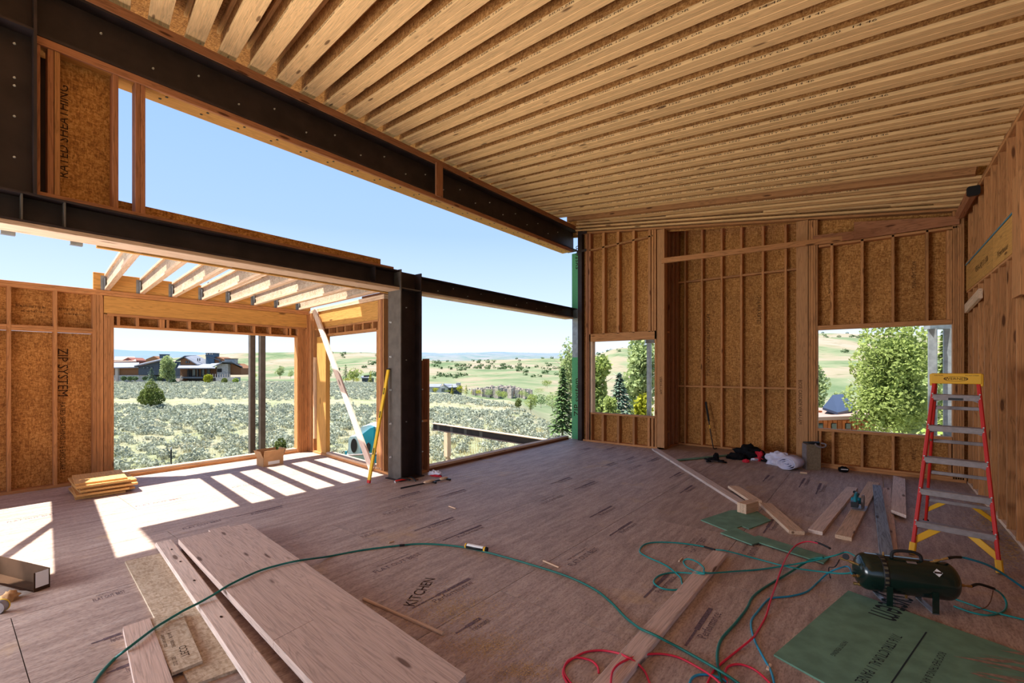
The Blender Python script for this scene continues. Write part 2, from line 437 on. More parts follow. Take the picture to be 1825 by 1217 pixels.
# one solid timber lies a little lower near the back wall
a_, b_ = jspan(1.35 + .3245 * 25 + .09, -5.80, 1.05)
beam('timber_joist', a_ + nup * .07, b_ + nup * .07, .12, .20, 'stud', ceiling, nup)
# blocking over the right wall and the deck above
for x0 in (-8.24, -5.80, -3.36, -.92, 1.52, 3.96):
    y = -3.08 if x0 < -6 else -7.96
    while y < 10.2:
        y1 = min(y + 1.22, 10.3)
        if y < 20:
            ya = y; xs_ = x0
            if x0 < -6: xs_ = x0 if y > -.7 else -7.35
            xe = x0 + 2.437 if x0 < 3 else 5.0
            p0 = Vector((xs_, (ya + y1) / 2, zc(xs_))) + Vector((0, 0, JD + .03)); p1 = Vector((xe, (ya + y1) / 2, zc(xe))) + Vector((0, 0, JD + .03))
            beam('roof_panel', p0, p1, y1 - ya - .003, .018, 'osb', ceiling, (0, 0, 1), 0)
        y += 1.22

# ================================================================== STEEL
def wbeam(name, axis, x0, x1, y0, y1, z0, z1, label, tf=.018, tw=.012, mat='steel', matf=None):
    """wide-flange section: web and flanges as parts; axis is the length"""
    t = thing(name, ((x0 + x1) / 2, (y0 + y1) / 2, z0), label, 'steel column' if axis == 2 else 'steel beam')
    xc = (x0 + x1) / 2
    if axis == 1:
        bb('flange', x0, x1, y0, y1, z0, z0 + tf, mat, t, 0, 1); bb('flange', x0, x1, y0, y1, z1 - tf, z1, mat, t, 0, 1)
        bb('web', xc - tw / 2, xc + tw / 2, y0, y1, z0 + tf, z1 - tf, mat, t, 0, 1)
    else:
        bb('flange', x0, x1, y0, y0 + tf, z0, z1, matf or mat, t, 0, 2); bb('flange', x0, x1, y1 - tf, y1, z0, z1, mat, t, 0, 2)
        bb('web', xc - tw / 2, xc + tw / 2, y0 + tf, y1 - tf, z0, z1, mat, t, 0, 2)
    return t
boltme = None
def bolt(parent, pos, d, s=1.0):
    global boltme
    if boltme is None:
        bm = bmesh.new(); bm_lathe(bm, [(.011, 0), (.011, .007), (.007, .008), (.007, .02)], n=6)
        boltme = bpy.data.meshes.new('bolt'); bm.to_mesh(boltme); bm.free(); boltme.materials.append(MT['zinc'])
    m = Vector(d).to_track_quat('Z', 'Y').to_matrix().to_4x4() @ Matrix.Scale(s, 4); m.translation = Vector(pos)
    return place('bolt', boltme, None, parent, m)
ub = wbeam('steel_beam', 1, -6.12, -5.83, .5, 10.05, 4.73, 5.235, 'long dark roof-height steel beam under the joist ends, above the clerestory opening', .024, .016)
for k, y in enumerate([1.0 + .415 * j for j in range(21)]):
    bolt(ub, (-5.967, y, 4.93 if k % 2 else 5.06), (1, 0, 0))
lb = wbeam('steel_beam', 1, -6.10, -5.80, -1.5, 4.49, 3.035, 3.30, 'dark steel beam from the left edge to the column, over the sunlit bay')
for y in (.45, .72, 4.05): bb('stiffener', -5.94, -5.81, y, y + .012, 3.053, 3.282, 'steelgrey' if y < 1 else 'steel', lb, 0)
bb('cover_plate', -5.943, -5.938, 4.06, 4.46, 3.075, 3.26, 'steel', lb, 0)
for y in (1.35, 2.1, 2.75, 3.2, 3.62, 4.1): bolt(lb, (-5.845, y, 3.30), (0, 0, 1), .9)
sb = wbeam('steel_beam', 1, -6.06, -5.80, 4.925, 10.30, 3.035, 3.27, 'dark steel beam from the column to the green sheathed corner')
for k in range(12): bolt(sb, (-5.924, 5.4 + .37 * k, 3.20 if k % 2 else 3.11), (1, 0, 0), .8)
co = wbeam('steel_column', 2, -6.10, -5.78, 4.495, 4.92, 0, 3.315, 'tall dark wide-flange steel column standing between the two openings', .02, .014, 'steel', 'steelgrey')  # near flange lighter than the web: its light is put into the colour
bb('stiffener', -5.933, -5.785, 4.516, 4.90, 3.02, 3.036, 'steelgrey', co, 0)
for z in (.35, .88, 1.42, 1.95, 2.5): bolt(co, (-6.02, 4.494, z), (0, -1, 0), 1.5)
for k, z in enumerate((.35, .9, 1.45, 1.9, 2.35, 2.75)): bolt(co, (-5.932, 4.72 if k % 2 else 4.60, z), (1, 0, 0), .9)
for z in (.4, .9, 1.42): bolt(co, (-5.79, 4.93, z), (0, 1, 0), 1.2)
bb('base_plate', -6.13, -5.75, 4.46, 4.95, 0, .016, 'steel', co, 0)
st = wbeam('steel_column', 2, -6.10, -5.78, .05, .545, 3.30, 5.6, 'dark steel stub column in the top left corner beside the wood studs', .02, .014)
for z in (3.62, 3.98, 4.25, 4.32, 4.62): bolt(st, (-5.932, .42, z), (1, 0, 0), .9)
bb('stiffener', -5.933, -5.785, .07, .525, 4.73, 4.75, 'steel', st, 0)
hc = thing('steel_column', (-5.7, 9.85, 0), 'slender dark steel tube column in the far corner beside green sheathing', 'steel column')
bb('shaft', -5.70, -5.58, 9.80, 9.92, 0, 5.2, 'steel', hc, .008)
bb('bracket', -5.72, -5.45, 9.79, 9.80, 4.62, 4.68, 'steel', hc, 0)
bb('bracket', -5.6, -5.44, 9.78, 9.80, 5.05, 5.11, 'steel', hc, 0)

# ================================================================== UPPER WALL (clerestory framing) and nailers on the steel
wu = structure('wall_upper', (-5.9, 4, 3.3))
bb('ledger_board', -5.86, -5.82, .3, 10.05, 5.235, 5.335, 'red', wu)
bb('nailer_board', -6.14, -5.84, .55, 9.80, 4.668, 4.706, 'lvl', wu)
bb('nailer_edge', -5.87, -5.835, .55, 9.80, 4.655, 4.728, 'red', wu)
for k in range(22):
    for dx in (-.03, .06):
        y = 1.5 + .385 * k
        bm = bmesh.new(); bm_lathe(bm, [(.014, -.006), (.014, .0)], Matrix.Translation((-5.99 + dx, y + dx * .4, 4.668)), 8); build('bolt_head', bm, 'blackplastic', wu)
bb('plate_board', -6.12, -5.83, .55, 4.40, 3.30, 3.34, 'red', wu)
bb('nailer_board', -6.10, -5.80, -1.4, 4.49, 2.993, 3.034, 'pale', wu)
bb('nailer_board', -6.06, -5.82, 4.93, 9.8, 3.0, 3.034, 'pale', wu)
for y0, y1, m_ in ((.548, .572, 'red'), (.618, .658, 'red'), (.662, .70, 'stud'), (1.07, 1.112, 'red'), (1.245, 1.283, 'red'), (1.285, 1.325, 'red')):
    bb('stud', -5.99, -5.85, y0, y1, 3.34, 4.668, m_, wu)
bb('sheathing_panel', -6.005, -5.992, .66, 1.10, 3.34, 4.668, 'osb', wu, 0)
bb('side_plate', -6.12, -6.10, .545, .635, 3.30, 4.72, 'steel', st, 0)
bb('sheathing_strip', -6.14, -6.125, 1.1, 2.85, 3.30, 3.50, 'osb', wu, 0)
bb('sheathing_strip', -6.14, -6.125, 2.853, 4.37, 3.30, 3.50, 'osb', wu, 0)
bb('post_block', -5.83, -5.79, 5.25, 5.40, 4.70, 5.26, 'red', wu)
text('print', 'RATED SHEATHING', .1, (-5.991, .74, 4.0), (0, 0, 1), (0, -1, 0), 'ink', wu, 1.0)
for y in (.35, .80):
    bb('joist_hanger', -6.16, -6.105, y, y + .09, 2.965, 2.969, 'galv', wu, 0)
    bb('joist_hanger', -6.108, -6.104, y, y + .09, 2.965, 3.2, 'galv', wu, 0)

# ================================================================== LEFT WALL (outer wall of the bay)
wlft = structure('wall_left', (-9.5, 1, 0))
X0, X1 = -9.59, -9.45
bb('bottom_plate', X0, X1, -1.6, 1.70, 0, .042, 'stud', wlft)
bb('top_plate', X0, X1, -1.6, 4.95, 2.91, 2.95, 'stud', wlft); bb('top_plate', X0, X1, -1.6, 4.95, 2.952, 2.992, 'stud', wlft)
for y in (-1.4, -1.0, -.6, -.2, .20, .60, 1.06): bb('stud', X0, X1, y, y + .04, .042, 2.91, 'stud', wlft)
for y0 in (-1.36, -.96, -.56, -.16, .24, .64, 1.10):
    bb('blocking', X0 + .05, X1, y0, y0 + (.36 if y0 < .6 else .39 if y0 > 1 else .42), 2.30, 2.34, 'stud', wlft)
    bb('blocking', X0, X1, y0, y0 + (.36 if y0 < .6 else .39 if y0 > 1 else .42), 2.342, 2.38, 'stud', wlft)
for y in (1.49, 1.532, 1.574): bb('stud', X0, X1, y, y + .04, .042, 2.91, 'stud', wlft)
for y in (1.62, 1.66, 1.70): bb('jack_stud', X0, X1, y, y + .04, .0, 2.62, 'stud', wlft)
bb('header', X0 + .03, X1, 1.62, 4.90, 2.635, 2.905, 'lvl', wlft)
bb('header_plate', X0, X1 + .002, 1.66, 4.86, 2.595, 2.633, 'stud', wlft); bb('header_plate', X0, X1, 1.74, 4.74, 2.42, 2.455, 'stud', wlft)
bb('sheathing_strip', X0 - .012, X0 - .001, 1.74, 4.74, 2.42, 2.66, 'osb', wlft, 0)
for y in (1.78, 2.02, 2.33, 2.37, 2.43, 2.75, 3.11, 3.50, 3.82, 4.12, 4.45, 4.52, 4.70): bb('cripple_block', X0, X1 - .005, y, y + .038, 2.456, 2.594, 'stud', wlft)
bb('king_stud', X0, X1 + .01, 4.885, 4.945, 2.0, 2.909, 'stud', wlft); bb('sill_plate', X0, X1, 1.74, 4.68, 0, .05, 'stud', wlft); bb('sill_plate', X0 - .01, X1 - .02, 1.74, 4.68, .051, .092, 'pale', wlft)
for y in (4.685, 4.727, 4.769, 4.811, 4.853, 4.90): bb('jack_stud', X0, X1, y, y + .04, .0, 2.61, 'stud', wlft)
for y0, y1 in ((-1.6, -.78), (-.777, .045), (.048, 1.08), (1.083, 1.72)): bb('sheathing_panel', X0 - .013, X0 - .001, y0, y1, 0, 2.30, 'osb', wlft, 0); bb('sheathing_panel', X0 - .013, X0 - .001, y0, y1, 2.303, 2.99, 'osb', wlft, 0)
text('print', 'ZIP SYSTEM', .16, (X0 + .001, 1.17, 1.7), (0, 0, -1), (0, 1, 0), 'ink', wlft, .9)
text('print', 'RATED SHEATHING 7/16 EXPOSURE 1', .085, (X0 + .001, 1.17, .72), (0, 0, -1), (0, 1, 0), 'ink', wlft, .75)
for y in (.84, 1.28): text('print', 'APA SFI 000 7/16 IN', .045, (X0 + .001, y, 2.66), (0, 1, 0), (0, 0, 1), 'ink', wlft, .8); text('print', 'RATED SHEATHING', .035, (X0 + .001, y + .03, 2.59), (0, 1, 0), (0, 0, 1), 'ink', wlft, .8)

# roof of the bay: rim board, I-joists in hangers
bay = structure('bay_roof', (-8, 3, 3))
bb('rim_board', -9.52, -9.475, 1.50, 4.98, 2.994, 3.262, 'lvl', bay)
KS = -.1
for k in range(8):
    y0 = 1.66 + .4388 * k
    p0 = Vector((-9.47, y0, 3.013)); p1 = Vector((-6.14, y0 + KS * 3.33, 3.013))
    j = beam('joist', p0, p1, .063, .038, 'pale', bay, (0, 0, 1), .002)
    u_ = Vector((0, 0, .019 + .09)); beam('web', p0 + u_, p1 + u_, .0095, .18, 'osbpale', j, (0, 0, 1), 0)
    u_ = Vector((0, 0, .218)); beam('top_flange', p0 + u_, p1 + u_, .063, .038, 'pale', j, (0, 0, 1), .002)
    bb('joist_hanger', -9.474, -9.470, y0 - .075, y0 + .045, 2.995, 3.22, 'galv', j, 0)
    bb('joist_hanger', -9.470, -9.40, y0 - .036, y0 - .033, 2.995, 3.18, 'galv', j, 0)
    text('print', '1-9/16', .09, p0.lerp(p1, .42) + Vector((-.0, -.0056, .1)), (p1 - p0), (0, 0, 1), 'ink', j, .9) if k == 2 else None
bb('ledger_board', -6.19, -6.145, 1.0, 4.66, 2.98, 3.30, 'lvl', bay)
beam('wide_joist', (-9.5, .10, 3.14), (-6.0, -.26, 3.14), .32, .26, 'lvl', bay)
beam('flat_brace', (-9.45, .35, 3.05), (-6.1, -1.15, 3.05), .09, .04, 'stud', bay)

# ================================================================== BAY SIDE WALL
ws = structure('wall_bay', (-7.8, 4.75, 0))
A_, B_ = Vector((-9.45, 4.93, 0)), Vector((-6.16, 4.615, 0))
dA = (B_ - A_).normalized(); nA = Vector((-dA.y, dA.x, 0))      # nA points outward
LA = (B_ - A_).length
def sp_(name, s0, s1, z0, z1, mat, depth=.14, off=0, ch=.003, vertical=False):
    o = nA * (off + depth / 2)
    if vertical: return beam(name, A_ + dA * ((s0 + s1) / 2) + o + Vector((0, 0, z0)), A_ + dA * ((s0 + s1) / 2) + o + Vector((0, 0, z1)), s1 - s0, depth, mat, ws, nA, ch)
    zc_ = (z0 + z1) / 2
    return beam(name, A_ + dA * s0 + o + Vector((0, 0, zc_)), A_ + dA * s1 + o + Vector((0, 0, zc_)), depth, z1 - z0, mat, ws, (0, 0, 1), ch)
sp_('bottom_plate', .0, LA, 0, .042, 'stud'); sp_('bottom_plate', .85, LA - .35, .043, .085, 'pale')
sp_('top_plate', 0, LA - .25, 2.935, 2.972, 'pale'); sp_('top_plate', .1, LA - .25, 2.974, 3.01, 'pale'); sp_('top_plate', LA - 1.0, LA - .25, 3.012, 3.05, 'darkwood')
sp_('header', .35, LA - .45, 2.60, 2.93, 'lvl', .1, .02); sp_('header_plate', .3, LA - .42, 2.57, 2.598, 'stud'); sp_('header_plate', .55, LA - .5, 2.425, 2.46, 'stud')
for k in range(7): sp_('cripple_block', .62 + .34 * k, .655 + .34 * k, 2.461, 2.569, 'stud', .13, 0, .003, True)
sp_('sheathing_strip', .55, LA - .5, 2.42, 2.6, 'osb', .012, .142, 0)
for s in (0, .045, .09): sp_('corner_stud', s, s + .042, .043, 2.93, 'stud', vertical=True)
sp_('jack_post', .36, .78, .043, 2.42, 'lvl', .09, .02, vertical=True); sp_('king_stud', .20, .24, .043, 2.93, 'stud', vertical=True); sp_('king_stud', .28, .32, .3, 2.0, 'pale', .05, -.02, vertical=True)
for s in (LA - .50, LA - .455, LA - .41): sp_('jack_stud', s, s + .04, .043, 2.42 if s < LA - .48 else 2.93, 'stud', vertical=True)
sp_('king_stud', LA - .36, LA - .32, .043, 2.93, 'red', vertical=True); sp_('king_stud', LA - .3, LA - .26, .043, 2.93, 'stud', vertical=True)

# ================================================================== LEFT OPENING: sill and short stud pair
trim = structure('trim_1', (-5.95, 7, 0))
bb('sill_plate', -6.10, -5.955, 5.20, 9.80, 0, .042, 'darkwood', trim); bb('sill_plate', -6.11, -5.965, 5.20, 9.80, .043, .085, 'pale', trim)
cp = thing('short_stud_assembly', (-5.95, 5.05, 0), 'short ladder of reddish studs standing right of the dark steel column', 'stud')
bb('stud', -6.05, -5.91, 4.965, 5.005, 0, 1.93, 'red', cp); bb('stud', -6.05, -5.91, 5.16, 5.20, 0, 1.93, 'red', cp)
bb('back_stud', -6.05, -6.01, 5.006, 5.159, .05, 1.9, 'red', cp); bb('block', -6.05, -5.92, 5.006, 5.159, .86, .90, 'stud', cp); bb('block', -6.05, -5.92, 5.006, 5.159, 0, .04, 'stud', cp)

# ================================================================== BACK WALL
wb = structure('wall_back', (-2.4, 9.85, 0))
YF, YO = 9.80, 9.94
def sx(u, y=YF): return px(u, y=y)[0]
def vst(u0, u1, z0, z1, mat='stud', name='stud', y0=YF, y1=YO):
    return bb(name, sx(u0, y0), sx(u1, y0), y0, y1, z0, z1, mat, wb)
def top(x): return 5.05 - .1306 * (x + 5.43) - .0
def ost(x0, x1, z0, z1, y=YO + .001): return bb('sheathing_panel', x0, x1, y, y + .012, z0, z1, 'osb', wb, 0)
# --- left section with the small opening
xl, xn = sx(1046), sx(1184)
ost(-5.6, -4.5, 2.6, top(-5.5) + .15); ost(-4.5, xn, 2.6, top(-4.5) + .15); ost(-5.6, -5.3, .67, 2.6); ost(-5.6, -4.4, 0, .67); ost(-4.4, xn, 0, .67)
bb('sheathing_panel', -5.95, -5.62, 9.945, 9.957, 0, 2.05, 'zip', wb, 0); bb('sheathing_panel', -5.95, -5.62, 9.945, 9.957, 3.27, 4.66, 'zip', wb, 0)
bb('corner_post', -5.95, -5.75, 9.96, 10.08, 0, 4.66, 'galv', wb)
text('print', 'ZIP system', .24, (-5.80, 9.9435, 1.05), (0, 0, 1), (-1, 0, 0), 'ink', wb, .9); text('print', 'system', .24, (-5.80, 9.9435, 4.55), (0, 0, 1), (-1, 0, 0), 'ink', wb, .9)
text('print', '7/16 STRUCTURAL 1 PANEL', .06, (-5.72, 9.9435, 3.8), (0, 0, 1), (-1, 0, 0), 'ink', wb, .8)
bb('bottom_plate', -5.55, xn, YF, YO, 0, .042, 'stud', wb)
for u0, u1 in ((1043.5, 1047.5), (1048.5, 1052.5)): vst(u0, u1, .042, top(sx(u1)), 'red')
def slope_board(name, xa, xb, dz, w, h, mat, y=(YF + YO) / 2): return beam(name, (xa, y, top(xa) + dz), (xb, y, top(xb) + dz), w, h, mat, wb, (0, 0, 1))
slope_board('top_plate', -5.75, 1.12, .02, .14, .038, 'stud')
for q in range(4): slope_board('rim_flange', -5.75, 1.12, .085 + .085 * q, .10, .038, 'flange', YF + .03 + .02 * q)
for u in (1073, 1099, 1126.5, 1155): vst(u, u + 4.5, 2.58, top(sx(u)) - .01)
for u in (1161, 1165.5): vst(u, u + 3.6, 2.58, top(sx(u)) - .01)
beam('blocking', (-5.38, 9.85, 4.63), (-3.8, 9.85, 4.70), .10, .04, 'stud', wb)
bb('header', sx(1050), sx(1170), YF, YO, 2.415, 2.60, 'stud', wb)
vst(1050.5, 1056, .71, 2.414, 'pale', 'jack_stud'); vst(1166.5, 1170.5, .04, 2.6, 'stud', 'jack_stud')
bb('sill_plate', sx(1050), sx(1168), YF, YO, .67, .712, 'stud', wb)
for u in (1050, 1072, 1099.5, 1127, 1154, 1160.5): vst(u, u + 4, .042, .67, 'stud', 'cripple_stud')
vst(1171, 1184, .0, top(sx(1184)), 'post', 'post')
text('print', 'VERSA-LAM', .075, ((sx(1171) + sx(1184)) / 2, YF - .001, 1.4), (0, 0, -1), (1, 0, 0), 'ink', wb, 1.0)
for x_, z_, s_ in ((-2.93, 2.3, 'RATED SHEATHING 24/16  EXPOSURE 1'), (-1.9, 3.0, '7/16 APA RATED')): text('print', s_, .10, (x_, 10.859, z_), (0, 0, -1), (1, 0, 0), 'ink', wb, .8)
for x_, z_, s_ in ((-.60, 3.3, '7/16 STRUCTURAL'), (.53, 3.3, 'RATED SHEATHING'), (.53, .35, '7/16 IN'), (-.12, .35, 'RATED'), (-4.9, 3.9, 'RATED SHEATHING')): text('print', s_, .07, (x_, YO, z_), (0, 0, -1), (1, 0, 0), 'ink', wb, .7)
# --- recess (chimney niche)
YN = 10.72
ost(xn - .5, -2.4, 0, 5.6, YN + .141); ost(-2.4, sx(1423), 0, 5.4, YN + .141)
bb('bottom_plate', xn, sx(1423), YN, YN + .14, 0, .042, 'stud', wb)
xnl = xn - .002
bb('sheathing_panel', xnl - .16, xnl - .148, YO, YN + .14, 0, 5.6, 'osb', wb, 0)
for y in (YF + .16, YF + .33, YF + .62, YN - .06): bb('stud', xnl - .145, xnl, y, y + .04, .042, top(xnl) + .4, 'red', wb)
bb('bottom_plate', xnl - .145, xnl, YO, YN, 0, .042, 'red', wb)
bb('sheathing_panel', xnl - .3, sx(1440), YF + .145, YN + .15, 5.62, 5.64, 'osb', wb, 0)
for z in (.35, 2.55): bb('blocking', xnl - .145, xnl, YF + .20, YF + .33, z, z + .04, 'stud', wb)
for u in (1206, 1219, 1249, 1284, 1319, 1357.5, 1398): bb('stud', sx(u, YN), sx(u, YN) + .042, YN, YN + .14, .042, top(sx(u, YN)) + .55, 'stud', wb)
us = (1206, 1219, 1249, 1284, 1319, 1357.5, 1398, 1424)
for a, b in zip(us, us[1:]):
    xa, xb = sx(a, YN) + .043, sx(b, YN) - .001
    if xb - xa > .05:
        bb('blocking', xa, xb, YN, YN + .10, 1.34, 1.38, 'stud', wb)
        bb('blocking', xa, xb, YN + .01, YN + .11, 3.75, 3.79, 'stud', wb)
xr0, xr1 = sx(1419), sx(1440)
bb('post', xr0, xr1, YF, YO, 0, top(xr1), 'post', wb)
text('print', 'BOISE CASCADE VERSA-LAM', .08, ((xr0 + xr1) / 2 - .03, YF - .001, 1.15), (0, 0, -1), (1, 0, 0), 'ink', wb, .8)
bb('sheathing_panel', xr0 + .02, xr0 + .032, YO, YN + .14, 0, 5.4, 'osb', wb, 0)
# --- right section with the large opening
for u in (1441, 1445.2, 1449.4, 1453.6): vst(u, u + 3.9, .0, top(sx(u + 4)) - .01)
x2a, x2b = sx(1457.5), sx(1697)
bb('header', x2a, x2b, YF, YO, 2.455, 2.53, 'stud', wb)
bb('sill_plate', x2a, x2b, YF, YO, .645, .69, 'stud', wb); bb('bottom_plate', sx(1441), 1.13, YF - .002, YO, 0, .042, 'stud', wb); bb('bottom_plate', sx(1462), 1.13, YF, YO, .043, .08, 'stud', wb)
ost(sx(1441) - .1, -.3, 0, .645); ost(-.3, 1.3, 0, .645); ost(sx(1441) - .1, -.3, 2.53, top(-.8) + .1); ost(-.3, 1.3, 2.53, top(-.3) + .1); ost(1.0, 1.3, .645, 2.53)
for u in (1480, 1534, 1589, 1650): vst(u, u + 5.2, 2.53, top(sx(u + 5)) - .25)
for u in (1459, 1482, 1534, 1589.5, 1651, 1691): vst(u, u + 5, .08, .645, 'stud', 'cripple_stud')
for k, u in enumerate((1698, 1702.2, 1706.4, 1710.6, 1714.8)): vst(u, u + 4, .0, top(sx(u)) - .01, 'stud')
vst(1687.5, 1692.5, 2.53, top(sx(1690)) - .3); vst(1692.7, 1697.5, 2.53, top(sx(1694)) - .3)
beam('blocking_plate', (sx(1459), 9.87, 3.955), (sx(1708), 9.87, 3.955), .14, .038, 'stud', wb)
def wall_plank(name, xz, y, th, mat):
    n = len(xz); vs = [(x, y - th, z) for x, z in xz] + [(x, y, z) for x, z in xz]
    me = bpy.data.meshes.new(name); me.from_pydata(vs, [], [tuple(range(n)), tuple(range(2 * n - 1, n - 1, -1))] + [(k, n + k, n + (k + 1) % n, (k + 1) % n) for k in range(n)])
    me.materials.append(MT[mat]); return place(name, me, None, wb)
wall_plank('ledger_plank', [(-.25, 3.975), (1.05, 3.985), (1.05, 4.11), (-.25, 4.275)], YF - .001, .038, 'red')
wall_plank('ledger_plank', [(-.84, 4.0), (-.252, 3.98), (-.252, 4.12), (-.84, 4.15)], YF - .001, .038, 'red')
wall_plank('rim_board', [(-6.15, top(-5.75) + .02), (1.3, top(1.3) + .02), (1.3, zc(1.3) + .36), (-6.15, zc(-6.15) + .36)], YO + .11, .018, 'osb')
br = beam('brace_board', at(1179, 465, 8.1), at(1500, 425.5, 7.15), .04, .09, 'stud', None, (0, 0, 1))
tag(br, 'long pale thin brace board nailed across the recess in the back wall', 'board')

# ================================================================== RIGHT WALL (open stud partition)
wr = structure('wall_right', (1.2, 6, 0))
bb('bottom_plate', 1.14, 1.28, 2.6, 9.79, 0, .04, 'pale', wr)
ys = [9.66 - .4175 * k for k in range(17)]
for k, y in enumerate(ys):
    bb('stud', 1.13, 1.27, y - .04, y, .04, 2.915, 'stud', wr)
    bb('stud', 1.13, 1.27, y - .04, y, 3.385, 4.225, 'stud', wr)
bb('plate', 1.13, 1.27, 2.6, 9.79, 2.917, 2.945, 'stud', wr)
for y0, y1 in ((2.6, 7.82), (7.823, 9.79)): bb('wall_beam', 1.125, 1.26, y0, y1, 2.947, 3.34, 'lvl', wr)
bb('plate', 1.12, 1.27, 2.6, 9.79, 3.342, 3.383, 'stud', wr); bb('chalk_strip', 1.116, 1.119, 2.6, 9.79, 3.335, 3.352, 'bluehose', wr, 0)
bb('top_plate', 1.13, 1.27, 2.6, 9.79, 4.227, 4.267, 'stud', wr); bb('top_plate', 1.13, 1.27, 2.6, 9.79, 4.269, 4.305, 'stud', wr)
bb('sheathing_panel', 1.275, 1.287, 2.6, 5.2, 0, 4.3, 'osb', wr, 0); bb('sheathing_panel', 1.275, 1.287, 5.203, 7.5, 0, 4.3, 'osb', wr, 0); bb('sheathing_panel', 1.275, 1.287, 7.503, 9.9, 0, 4.3, 'osb', wr, 0)
text('print', 'VERSA-LAM 2.0 3100', .11, (1.124, 8.55, 3.13), (0, -1, 0), (0, 0, 1), 'ink', wr, .9); text('print', 'Weyerhaeuser', .10, (1.124, 7.3, 3.06), (0, -1, 0), (0, 0, 1), 'ink', wr, .9)
bb('scab_board', 1.085, 1.123, 6.30, 6.62, 2.45, 3.62, 'stud', wr)
nb = beam('nailed_block', (1.105, 9.6, 2.66), (1.105, 8.45, 2.74), .04, .13, 'pale', None); tag(nb, 'short pale board nailed across the right wall studs above head height', 'board')
lg = thing('corner_timber', (1.06, 8.9, 4.05), 'reddish round-edged timber with a black end cap under the right end of the joists', 'timber')
beam('timber', (1.06, 9.75, 4.12), (1.06, 8.65, 4.14), .12, .12, 'red', lg, ch=.03); beam('end_cap', (1.06, 8.65, 4.14), (1.06, 8.60, 4.14), .13, .13, 'blackplastic', lg, ch=.02)
# ================================================================== OUTDOORS: terrain
TU = [-300, 200, 430, 650, 780, 900, 1010, 1110, 1200, 1500, 1700, 2200]
TD = [0, 6, 12, 20, 40, 70, 110, 160, 198, 222, 260, 450, 800, 1500, 3000, 4500]
TZ = [  # one row per distance, one column per bearing
    [-1.3, -1.3, -1.3, -1.3, -1.3, -1.3, -1.3, -1.5, -1.5, -1.5, -1.5, -1.5],
    [-1.4, -1.4, -1.4, -1.4, -1.4, -1.4, -1.4, -1.6, -1.6, -1.6, -1.6, -1.6],
    [-1.5, -1.5, -1.5, -1.5, -1.5, -1.5, -1.6, -2.2, -2.2, -2.2, -2.2, -2.2],
    [-1.5, -1.5, -1.5, -1.5, -1.55, -1.6, -1.9, -3.2, -3.5, -4.0, -4.0, -4.0],
    [-1.5, -1.5, -1.5, -1.5, -1.7, -2.0, -3.2, -6.5, -6.5, -6.0, -5.0, -5.0],
    [-1.5, -1.5, -1.5, -1.6, -2.3, -3.0, -7.5, -10., -10., -8.0, -6.5, -6.5],
    [-1.45, -1.45, -1.45, -1.6, -4.0, -6.0, -12., -13., -12., -9.0, -7.0, -7.0],
    [-2.5, -2.5, -2.5, -4.0, -8.0, -11., -14., -14., -12., -6.0, -4.0, -4.0],
    [-4.0, -4.0, -4.0, -4.5, -9.5, -12., -13., -10., -8.0, -1.0, 1.0, 1.0],
    [-4.0, -4.0, -4.0, -4.5, -7.5, -6.5, -7.5, -8.0, -5.0, 2.0, 4.0, 4.0],
    [-5.0, -5.0, -5.0, -5.0, -6.5, -5.5, -6.5, -4.0, 0.0, 6.0, 8.0, 8.0],
    [-5.0, -5.0, -2.0, 8.0, 3.0, 2.0, 1.0, 21., 26., 33., 34., 30.],
    [-5.0, 6.0, 30., 31., 16., 17., 17., 33., 44., 62., 58., 50.],
    [10., 25., 48., 46., 24., 26., 28., 40., 60., 80., 75., 60.],
    [130., 128., 96., 90., 106., 110., 104., 90., 90., 90., 80., 70.],
    [90., 90., 70., 60., 70., 70., 70., 60., 60., 60., 60., 60.]]
def lerp_i(a, x):
    if x <= a[0]: return 0, 0.
    for i in range(len(a) - 1):
        if x < a[i + 1]: return i, (x - a[i]) / (a[i + 1] - a[i])
    return len(a) - 2, 1.
def ss(t): return t * t * (3 - 2 * t)
def gh(x, y):
    r = x * CY + y * SY; f = -x * SY + y * CY; d = math.hypot(x, y)
    th = math.atan2(r, f); th = max(-1.0, min(1.0, th))
    u = 912.5 + FPX * math.tan(th); dep = d * max(math.cos(th), .55)
    i, a = lerp_i(TU, u); j, b = lerp_i(TD, dep); a = ss(a); b = ss(b) if dep > 100 else b
    z = (TZ[j][i] * (1 - a) + TZ[j][i + 1] * a) * (1 - b) + (TZ[j + 1][i] * (1 - a) + TZ[j + 1][i + 1] * a) * b
    if d > 120:
        k = min((d - 120) / 400, 1)
        z += k * (mnoise.fractal(Vector((x / 260, y / 260, .3)), 1., 2., 5) * min(d / 900, 1) * 9)
    z += mnoise.noise(Vector((x / 7, y / 7, 2.))) * .10 * min(d / 15, 1)
    return z
NA, rad = 300, [0.]
while rad[-1] < 4500: rad.append(rad[-1] * 1.075 + .8)
vs, fs = [], []
for i, rr in enumerate(rad):
    for k in range(NA):
        # finer bearings inside the view
        q = k / NA
        th = (-1.15 + q / .75 * 2.3) if q < .75 else (1.15 + (q - .75) / .25 * (2 * math.pi - 2.3))
        x = rr * math.sin(th - YAW); y = rr * math.cos(th - YAW); vs.append((x, y, gh(x, y)))
for i in range(len(rad) - 1):
    for k in range(NA):
        a, b = i * NA + k, i * NA + (k + 1) % NA; fs.append((a, b, b + NA, a + NA))
me = bpy.data.meshes.new('ground'); me.from_pydata(vs, [], fs)
for p in me.polygons: p.use_smooth = True
